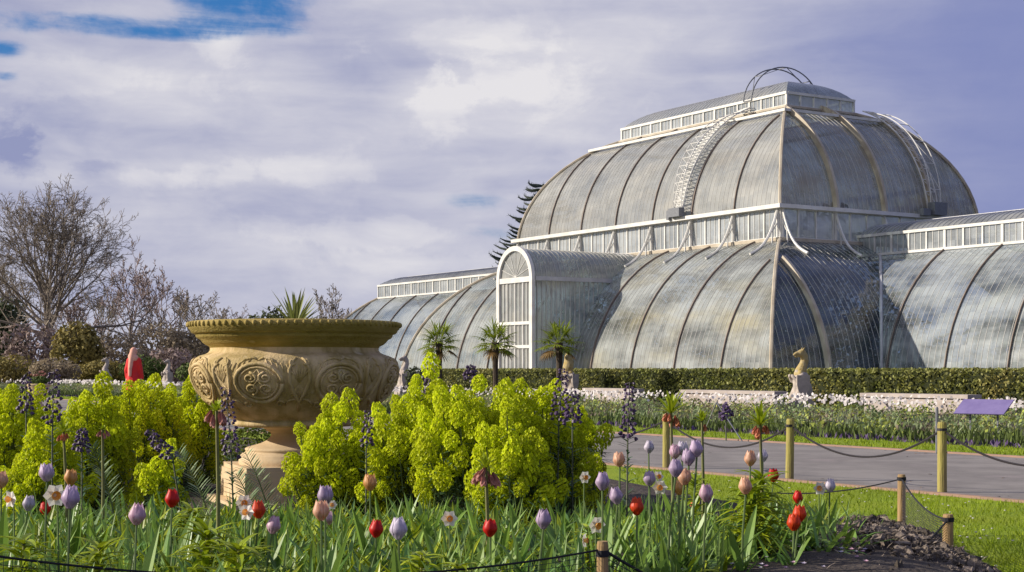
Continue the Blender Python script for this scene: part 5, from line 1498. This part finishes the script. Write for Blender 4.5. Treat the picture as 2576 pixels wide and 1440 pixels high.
for a in ((118, 1190, 44, 'lilac', 'square topped lilac tulip above the white narcissus, against dark leaves', 0, 2, 2),
          (177, 1202, 38, 'apricot', 'orange and peach tulip rising above the big lilac tulip'),
          (3, 1208, 42, 'peach', 'peach tulip half cut off by the picture edge'),
          (175, 1253, 54, 'lilac', 'largest lilac tulip, right against the big white narcissus', .05),
          (343, 1296, 50, 'pink', 'mottled pink and lilac tulip standing alone in leaves below the dark shrub stems'),
          (432, 1256, 42, 'red', 'deep red tulip standing alone against dark shade'),
          (116, 1281, 32, 'red', 'small dull red bud under the big white narcissus', .1),
          (70, 1268, 36, 'palelilac', 'faded lilac tulip among leaves close to the picture edge', .15),
          (651, 1284, 42, 'scarlet', 'red tulip crossed by a green leaf, below the pedestal', .1),
          (636, 1308, 30, 'red', 'smaller red tulip tucked under the one crossed by a green leaf', -.1),
          (685, 1323, 42, 'pink', 'pale pink tulip leaning beside the two red ones', .12),
          (818, 1247, 46, 'lilac', 'lilac tulip topping a cluster of three in front of the urn shrub', 0, 2, 2),
          (808, 1286, 48, 'peach', 'plump peach tulip below the topmost lilac of the cluster'),
          (826, 1304, 34, 'pink', 'bright pink tulip peeping from behind the plump peach one', .2),
          (931, 1215, 40, 'apricot', 'orange peach tulip in front of the gap between lime shrubs'),
          (945, 1332, 42, 'red', 'dark red tulip beside the pale lilac one'),
          (1003, 1332, 52, 'palelilac', 'pale lilac tulip beside the dark red one, in front of silver leaves'),
          (1233, 1330, 42, 'red', 'wide red tulip low under the faded pink bells', 0, 2, 2),
          (1300, 1332, 26, 'red', 'tiny dark red tulip sunk in leaves near the violet tulip'),
          (1367, 1308, 46, 'lilac', 'violet tulip leaning over leaves near the pale short stake', .1),
          (1515, 1213, 42, 'lilac', 'upper of two lilac tulips at the outer edge of the main shrub'),
          (1554, 1249, 40, 'lilac', 'lower of two lilac tulips, just above the orange red one', .1),
          (1602, 1276, 42, 'scarlet', 'orange red tulip in the middle of the tulip group'),
          (1559, 1157, 36, 'peach', 'small peach tulip under the dark purple spike on the path'),
          (1632, 1126, 30, 'palelilac', 'round pale lilac tulip alone against the grey path'),
          (1634, 1205, 36, 'lilac', 'lilac tulip beside the white narcissus pair'),
          (1700, 1180, 42, 'lilac', 'large pale lilac tulip leaning at the foot of the chain post', .15),
          (1699, 1137, 34, 'pink', 'rosy tulip at the near side of the pink cluster by the chain post', -.1),
          (1716, 1129, 34, 'palelilac', 'palest tulip in the pink cluster by the chain post'),
          (1733, 1152, 40, 'lilac', 'lilac tulip lowest in the pink cluster by the chain post', .1),
          (1753, 1130, 40, 'lilac', 'lilac tulip farthest from the chain post in the pink cluster', .12),
          (1721, 1201, 40, 'peach', 'peach tulip touching an apricot one below the pink cluster', .1),
          (1709, 1228, 36, 'apricot', 'apricot tulip just under the peach one', .05),
          (1777, 1242, 42, 'pink', 'pink tulip with pale rim at the far side of the strap leaves', .05),
          (1747, 1270, 28, 'scarlet', 'small open red tulip under the pink one with pale rim'),
          (1887, 1155, 36, 'peach', 'upper peach tulip beside the tall crown imperial stem'),
          (1876, 1224, 40, 'peach', 'lower peach tulip beside the bright leafy shoot', .08),
          (1919, 1148, 30, 'palelilac', 'slim pale pink tulip hidden behind the tall crown imperial stem'),
          (1946, 1197, 32, 'red', 'red tulip against the path near the middle chain post', .12),
          (2007, 1252, 30, 'red', 'small red tulip above the red pair', 0),
          (2011, 1294, 40, 'scarlet', 'upper tulip of the overlapping red pair beside the leafy shoot', .1),
          (1997, 1316, 40, 'scarlet', 'lower tulip of the overlapping red pair beside the leafy shoot', .05),
          (2087, 1223, 32, 'palelilac', 'pale lilac tulip beside the white and orange narcissus at the lawn edge')): tulip(*a)

# ------------------------------------------------------------------ narcissi
def narc_flower():
    mb = MB(); r = random.Random(2)
    for j in range(6):
        a = PI / 3 * j; d = Vector((0, math.cos(a), math.sin(a))); mb.leaf((.0, 0, 0), d + Vector((.22, 0, 0)), .033, .024, .0, 3, side=Vector((0, -math.sin(a), math.cos(a))), fold=.2, wide=.5, t=r.uniform(.9, 1.1))
    return mb.mesh('petals', MT['narc_w'])
def narc_cup():
    mb = MB(); n = 12
    for k, (x, rr) in enumerate(((.0, .004), (.006, .008), (.013, .011), (.016, .0125))):
        for j in range(n): a = 2 * PI * j / n; mb.v.append((x + (.0015 * (j % 2) if k == 3 else 0), rr * math.cos(a), rr * math.sin(a))); mb.c.append(1.0)
    for k in range(3):
        for j in range(n): mb.f.append((k * n + j, k * n + (j + 1) % n, (k + 1) * n + (j + 1) % n, (k + 1) * n + j)); mb.mi.append(0)
    return mb.mesh('cup', MT['narc_o'])
NF, NCUP = narc_flower(), narc_cup()
for k, (px, py, w, Y, yaw, label) in enumerate((
        (138, 1246, 62, 5.6, -60, 'big white narcissus close behind the largest lilac tulip'), (28, 1256, 46, 6.0, -120, 'white narcissus with a dull cup close to the picture edge'),
        (613, 1264, 44, 6.4, -70, 'white and orange narcissus above the red tulips'), (622, 1290, 44, 6.3, -110, 'cream narcissus pressed against the red tulips'),
        (836, 1270, 26, 7.4, -90, 'small white narcissus peeping out behind the lilac topped cluster'), (1130, 1305, 44, 6.6, -80, 'white narcissus with orange cup in front of the main lime shrub'),
        (1500, 1320, 50, 6.4, -60, 'large white and orange narcissus just above the pale short stake'), (1468, 1360, 40, 6.2, -20, 'drooping white narcissus beside the pale short stake'),
        (1660, 1226, 40, 7.8, -95, 'white narcissus low in the pair beside a lilac tulip'), (1655, 1200, 32, 7.9, -70, 'upper white narcissus with orange cup beside a lilac tulip'),
        (1470, 1201, 34, 7.9, -60, 'white narcissus in the shade at the edge of the main shrub'), (2064, 1229, 36, 8.4, -120, 'white narcissus with bright orange cup at the lawn edge'))):
    c = at(px, py, Y); r = random.Random(k + 40); zb = bedz(c.x, c.y)
    t = thing('narcissus', (c.x, c.y + .03, zb), 0, label, 'narcissus', 'white narcissi in the near bed')
    s = w / F * Y / .064
    f = obj('petals', NF, t); f.location = (0, -.03, c.z - zb); f.rotation_euler = (0, r.uniform(-.2, .3), rad(yaw)); f.scale = (s, s, s)
    g_ = obj('cup', NCUP, t); g_.location = f.location; g_.rotation_euler = f.rotation_euler; g_.scale = f.scale
    mb = MB(); mb.tube([(0, .02, 0), (0, .01, (c.z - zb) * .7), (0, .0, c.z - zb - .01), (0, -.025, c.z - zb)], [.004, .0035, .003, .003], 5); mb.build('stem', MT['tulip_stem'], t)
    for q in range(3):
        lf = obj('leaf', LEAVES[q], t); lf.rotation_euler = (0, 0, r.uniform(0, 6.28)); lf.scale = (.45, .45, 1.1)

# ------------------------------------------------------------------ dark purple bell spikes
def bell_mesh():
    mb = MB(); n = 7
    for x, rr in ((.0, .002), (.004, .009), (.014, .012), (.02, .013)):
        for j in range(n): a = 2 * PI * j / n; mb.v.append((rr * math.cos(a), rr * math.sin(a), -x)); mb.c.append(1.0)
    for k in range(3):
        for j in range(n): mb.f.append((k * n + j, k * n + (j + 1) % n, (k + 1) * n + (j + 1) % n, (k + 1) * n + j)); mb.mi.append(0)
    return mb
BELL = bell_mesh()
def bell_spike(px, y0, y1, Y, label, lean=0, w=1.0, n=38):
    top = at(px, y0, Y); bot = at(px - lean, y1, Y); r = random.Random(px); zb = bedz(bot.x, bot.y)
    t = thing('bell_spike', (bot.x - lean / F * Y * .5, bot.y, zb), 0, label, 'flower', 'dark purple bell spikes')
    o = Vector(t.location); A, B = bot - o, top - o
    mb = MB(); mb.tube([(0, 0, 0), A, B], [.007, .005, .002], 5); mb.build('stem', MT['frit_stem'], t)
    mb = MB()
    for k in range(n):
        u = (k + .5) / n; p = A.lerp(B, u); a = k * 2.399; rr = (.034 * (1 - .62 * u) + .006) * w * r.uniform(.8, 1.3)
        c = p + Vector((math.cos(a) * rr, math.sin(a) * rr, r.gauss(0, .006))); s = 1.1 * (1 - .4 * u) * r.uniform(.85, 1.15)
        M_ = Matrix.Rotation(r.uniform(-.5, .5) , 3, 'X') @ Matrix.Rotation(-.5 * math.cos(a), 3, 'Y')
        mb.add([tuple(c + M_ @ (Vector(v) * s)) for v in BELL.v], BELL.f, 0, r.uniform(.7, 1.5))
        mb.tube([p, c], .0015, 3, cap=False)
    mb.build('bells', MT['frit'], t)
    mb = MB()
    for k in range(44):
        u = r.random() ** .8; p = Vector((0, 0, 0)).lerp(A, u) ; a = r.uniform(0, 6.28)
        mb.leaf(p, (math.cos(a), math.sin(a), .55), r.uniform(.07, .12) * (1 - .3 * u), .016, .3, 3, t=r.uniform(.7, 1.3))
    mb.build('leaves', MT['euph_leaf'], t)
for a in ((66, 938, 1036, 9.9, 'purple bell spike nearest the picture edge, beside the planter'), (135, 930, 1062, 9.6, 'tall purple bell spike in front of the small planter', 3, 1.25, 46), (206, 1075, 1130, 9.3, 'short purple bell spike on the narrow lime shrub'),
          (372, 1080, 1150, 9.0, 'leaning purple bell spike over the dark stems', -62, 1.3), (568, 975, 1142, 9.4, 'long purple bell spike hanging before the urn bowl', -14, 1.15, 52), (926, 1032, 1118, 10.0, 'thin purple bell spike in the gap beside the urn', 4, .75, 26),
          (1083, 918, 1005, 10.6, 'purple bell spike behind the main shrub below the first fan palm', 6, 1.1), (1184, 918, 952, 10.8, 'tip of a purple bell spike behind the tallest lime shrub'), (1416, 925, 1052, 9.8, 'purple bell spike at the path side of the main mass, below the third palm', 10, 1.2, 46),
          (1584, 962, 1100, 9.0, 'purple bell spike standing alone in front of the path', 5, .9, 44), (1440, 985, 1060, 9.5, 'purple bell spike half buried in the outer lime shrub', 0, 1.2)): bell_spike(*a)

# ------------------------------------------------------------------ crown imperials and leafy shoots
def whorl_leaves(mb, A, B, n, L_, w, r, e=(.1, .9), droop=.8):
    for k in range(n):
        u = k / n; p = A.lerp(B, u); a = k * 2.399 + r.uniform(-.2, .2); el = r.uniform(*e)
        mb.leaf(p, (math.cos(a) * math.cos(el), math.sin(a) * math.cos(el), math.sin(el)), L_ * r.uniform(.75, 1.15) * (1 - .35 * u), w, droop, 5, t=r.uniform(.75, 1.25), fold=.3, wide=.3)
def crown_imperial(px, y_tuft, y_bell, y_base, Y, c, label, tuft=1.0, nb=5, shoot=0, sx=0, bs=1.0, tuft_m='lime_leaf'):
    tp = at(px, y_bell - 12, Y); x, y = tp.x + sx / F * Y, Y; r = random.Random(px + 3)
    zb = bedz(x, y)
    t = thing('crown_imperial', (x, y, zb), 0, label, 'flower', 'crown imperials in the near bed'); T = tp - Vector((x, y, zb))
    mb = MB(); mb.tube([(0, 0, 0), T * .5 + Vector((0.004, 0, 0)), T], [.011, .009, .007], 7); mb.build('stem', MT['crown_stem'], t)
    mb = MB()
    H = (y_bell - y_tuft) / F * Y
    for k in range(int(24 * tuft)):
        a = k * 2.399; el = rad(85) - rad(75) * (k / (24 * tuft)); mb.leaf(T, (math.cos(a) * math.cos(el), math.sin(a) * math.cos(el), math.sin(el)), H * r.uniform(.7, 1.15), .021, .5, 4, t=r.uniform(.8, 1.25))
    mb.build('leaf_tuft', MT[tuft_m], t)
    for k in range(nb):
        a = 2 * PI * k / nb + r.uniform(-.3, .3) + .4; b = MB(); rr = .026 * bs * r.uniform(.6, 1.2)
        for j in range(6):
            g = PI / 3 * j
            b.leaf((0, 0, 0), (math.cos(g) * .26, math.sin(g) * .26, -1), .056 * bs, .024 * bs, -.05, 4, side=(-math.sin(g), math.cos(g), 0), fold=.25, wide=.6, t=r.uniform(.8, 1.2))
        o = b.build('bell', MT[c], t); o.location = T + Vector((math.cos(a) * rr, math.sin(a) * rr, -.004 + r.uniform(-.02, .008) * bs)); o.rotation_euler = (r.gauss(0, .3) , -.3 * math.cos(a) + r.gauss(0, .15), 0); q_ = r.uniform(.75, 1.15); o.scale = (q_, q_, q_)
    if shoot:
        mb = MB(); whorl_leaves(mb, Vector((0, 0, .02)), T * shoot, 120, .23, .030, r); mb.build('stem_leaves', MT['lime_leaf'], t)
    return t
MT['crown_stem'] = mat('ribbed_flower_stem', (.19, .2, .06), (.14, .13, .05), 6, .6)
crown_imperial(1688, 985, 1052, 1250, 8.4, 'crown', 'tall crown imperial with orange bells in front of the wooden chain post', 1.2, 6, 0, 4)
crown_imperial(1912, 1022, 1082, 1300, 7.6, 'crown', 'tall crown imperial with orange bells rising out of its own bright leaf whorls', 1.2, 5, .62, 6)
crown_imperial(1766, 1040, 1072, 1250, 8.2, 'crown', 'crown imperial with a closed yellow green tuft and hardly any bells', .9, 1, 0, 2)
crown_imperial(545, 1015, 1046, 1300, 6.9, 'crown_pink', 'tall crown imperial with faded dusky pink bells before the urn', .7, 5, 0, 4, 1.25)
crown_imperial(1222, 1150, 1190, 1400, 6.6, 'crown_pink', 'withering crown imperial with drooping pinkish brown bells before the main lime shrub', .8, 7, .0, 6, 1.2)
crown_imperial(160, 1062, 1100, 1260, 8.4, 'crown', 'crown imperial with wilted orange bells beside the narrow lime shrub', .6, 4, 0, 10, .8)
crown_imperial(258, 1080, 1094, 1300, 8.3, 'crown_pink', 'small dusky pink crown imperial low on the narrow lime shrub', .5, 4, 0, 0, .8)
def shoot(px, y0, y1, Y, label, L_=.17, n=60, m='lime_leaf'):
    b = at(px, y1, Y); tp = at(px, y0, Y); zb = min(bedz(b.x, b.y), b.z); t = thing('leafy_shoot', (b.x, b.y, zb), 0, label, 'plant', 'bright leafy lily shoots'); r = random.Random(px)
    A = Vector((0, 0, .03)); B = tp - Vector(t.location); B.z = max(.1, B.z - .07)
    mb = MB(); mb.tube([(0, 0, 0), B], [.008, .005], 5); mb.build('stem', MT['crown_stem'], t)
    mb = MB(); whorl_leaves(mb, A, B, int(n * 1.25), L_ * 1.15, .029, r); mb.build('leaves', MT[m], t)
for a in ((1885, 1185, 1345, 7.3, 'biggest bright leafy shoot under the lower peach tulip at the end of the bed', .2, 95), (1748, 1175, 1260, 8.1, 'bright leafy shoot below the closed yellow green tuft', .13, 50), (1480, 1290, 1400, 6.6, 'bright leafy shoot close beside the white and orange narcissus', .14, 34), (60, 1310, 1440, 5.6, 'bright leafy shoot at the corner of the bed beside the picture edge'),
          (520, 1285, 1420, 6.0, 'broad bright leafy shoot near the lone red tulip', .19, 70), (600, 1325, 1440, 5.6, 'bright leafy shoot under the two red tulips', .17), (250, 1330, 1440, 5.7, 'bright leafy shoot between the big lilac and mottled pink tulips', .15),
          (1060, 1350, 1440, 5.9, 'yellowing leafy shoot beside the pale lilac tulip', .15, 40), (480, 1245, 1330, 7.6, 'bright leafy shoot in front of the stone base slab', .15), (1150, 1370, 1440, 5.5, 'low bright leafy shoot under the narcissus with orange cup', .14, 36)): shoot(*a)
# feathery willow-like shoots in front of the pedestal
def feather(px, y0, y1, Y, lean, label):
    b = at(px, y1, Y); t = thing('feathery_shoot', (b.x, b.y, bedz(b.x, b.y)), 0, label, 'plant', 'feathery grey green shoots'); r = random.Random(px)
    tp = at(px + lean, y0, Y) - Vector(t.location)
    mb = MB(); pts = [Vector((0, 0, 0)).lerp(tp, u) + Vector((-lean / F * Y * .5 * u * (1 - u), 0, .06 * u * (1 - u))) for u in (0, .2, .4, .6, .8, 1)]
    mb.tube(pts, [.006, .005, .005, .004, .003, .002], 5); mb.build('stem', MT['euph_stem'], t)
    mb = MB()
    for k in range(56):
        u = .18 + .8 * k / 56; j = min(4, int(u * 5)); p = pts[j].lerp(pts[j + 1], u * 5 - j); d = (pts[j + 1] - pts[j]).normalized(); s = 1 if k % 2 else -1
        mb.leaf(p, d * .75 + Vector((s * .75, r.uniform(-.5, .5), .05)), (.13 * (1.1 - .6 * u)), .016, .2, 3, t=r.uniform(.8, 1.35))
    mb.build('leaves', MT['feather'], t)
MT['feather'] = mat('grey_green_feather_leaf', (.2, .28, .14), (.28, .34, .19), 5, .5, trans=.2)
feather(690, 1135, 1300, 9.0, -75, 'feathery grey green shoot arching across the pedestal face')
feather(655, 1190, 1310, 8.6, -62, 'shorter feathery shoot below the one arching across the pedestal')
feather(300, 1120, 1290, 8.4, -70, 'feathery shoot beneath the lime shrub before the person')
feather(540, 1130, 1290, 8.8, -95, 'feathery shoot beside the dusky pink crown imperial stem')

# ------------------------------------------------------------------ the mass of bulb leaves and low growth in the near bed
def near_leaves(name, n, m, L0, L1, w0, w1, label, seed, ymin=4.8, ymax=9.9, el=(.45, 1.4), droop=(.1, 1.3), clump=4, dens=None, seg=5):
    mb = MB(); r = random.Random(seed); k = 0
    while k < n:
        y = ymin + (ymax - ymin) * r.random() ** 1.25; x = r.uniform(-.37 * y, .25 * y)
        if y < net_line(x) + .16: k += .05; continue
        if x > bed_edge(y) - .35 or x / y > .222 + .012 * math.sin(y * 5): k += .2; continue
        if dens and not dens(x, y, r): k += .2; continue
        for j in range(clump):
            a = r.uniform(0, 6.28); e = r.uniform(*el)
            px_, py_ = x + r.gauss(0, .03), y + r.gauss(0, .03)
            mb.leaf((px_, py_, bedz(px_, py_)), (math.cos(a) * math.cos(e), math.sin(a) * math.cos(e), math.sin(e)), r.uniform(L0, L1), r.uniform(w0, w1), r.uniform(*droop) * r.choice((.6, 1, 1.6)), seg, t=r.uniform(.6, 1.35), fold=r.uniform(.2, .5), wide=r.uniform(.3, .45)); k += 1
    return tag(mb.build(name, MT[m]), label, 'foliage', kind='stuff')
near_leaves('strap_leaves', 3300, 'strap', .14, .32, .020, .044, 'blue green strap leaves of tulips and narcissi crowding the near bed', 31)
near_leaves('slender_leaves', 1300, 'slender', .16, .32, .008, .014, 'narrow upright grassy leaves among the tulips', 32, el=(1.0, 1.5), droop=(.1, .7), seg=4)
near_leaves('yellow_green_leaves', 6200, 'lime_leaf', .12, .28, .018, .036, 'yellow green low leaves under the tulips', 33, el=(.2, 1.2), dens=lambda x, y, r: mnoise.noise(Vector((x * 1.7, y * 1.3, 2))) + (.36 if x < 0 else -.06) > 0.0)
near_leaves('low_leaves', 7500, 'dark_low', .04, .10, .015, .03, 'low dark leafy ground cover between the bulbs', 34, el=(.0, 1.0), clump=6, seg=2)
MT['withered'] = mat('withered_tan_leaf', (.42, .31, .16), (.5, .36, .24), 5, .8, trans=.2)
near_leaves('withered_leaves', 240, 'withered', .08, .2, .012, .026, 'a few withered tan leaves lying among the green bulb leaves', 36, el=(-.1, 1.1), droop=(.6, 1.8), clump=2)
near_leaves('broad_leaves', 900, 'strap', .12, .24, .045, .07, 'broad blue green tulip leaves low in the near bed', 37, el=(.5, 1.3), droop=(.3, 1.4), clump=3)
mb = MB(); r = random.Random(77)
for k in range(120):
    y = r.uniform(6.6, 9.2); x = r.uniform(.1, .235) * y
    if x > bed_edge(y) - .2: continue
    zz = bedz(x, y) + r.uniform(.03, .07); s = r.uniform(.009, .015)
    for j in range(5): a = 1.2566 * j; mb.leaf((x, y, zz), (math.cos(a), math.sin(a) - .3, .5), s * 1.3, s * 1.2, 0, 2, mi=k % 2)
tag(mb.build('primroses', [TC['pink'], MT['viola_light']] if 'viola_light' in MT else [TC['pink'], TC['palelilac']]), 'tiny pink and lilac flowers on the dark soil under the tulips', 'flowers', kind='stuff')
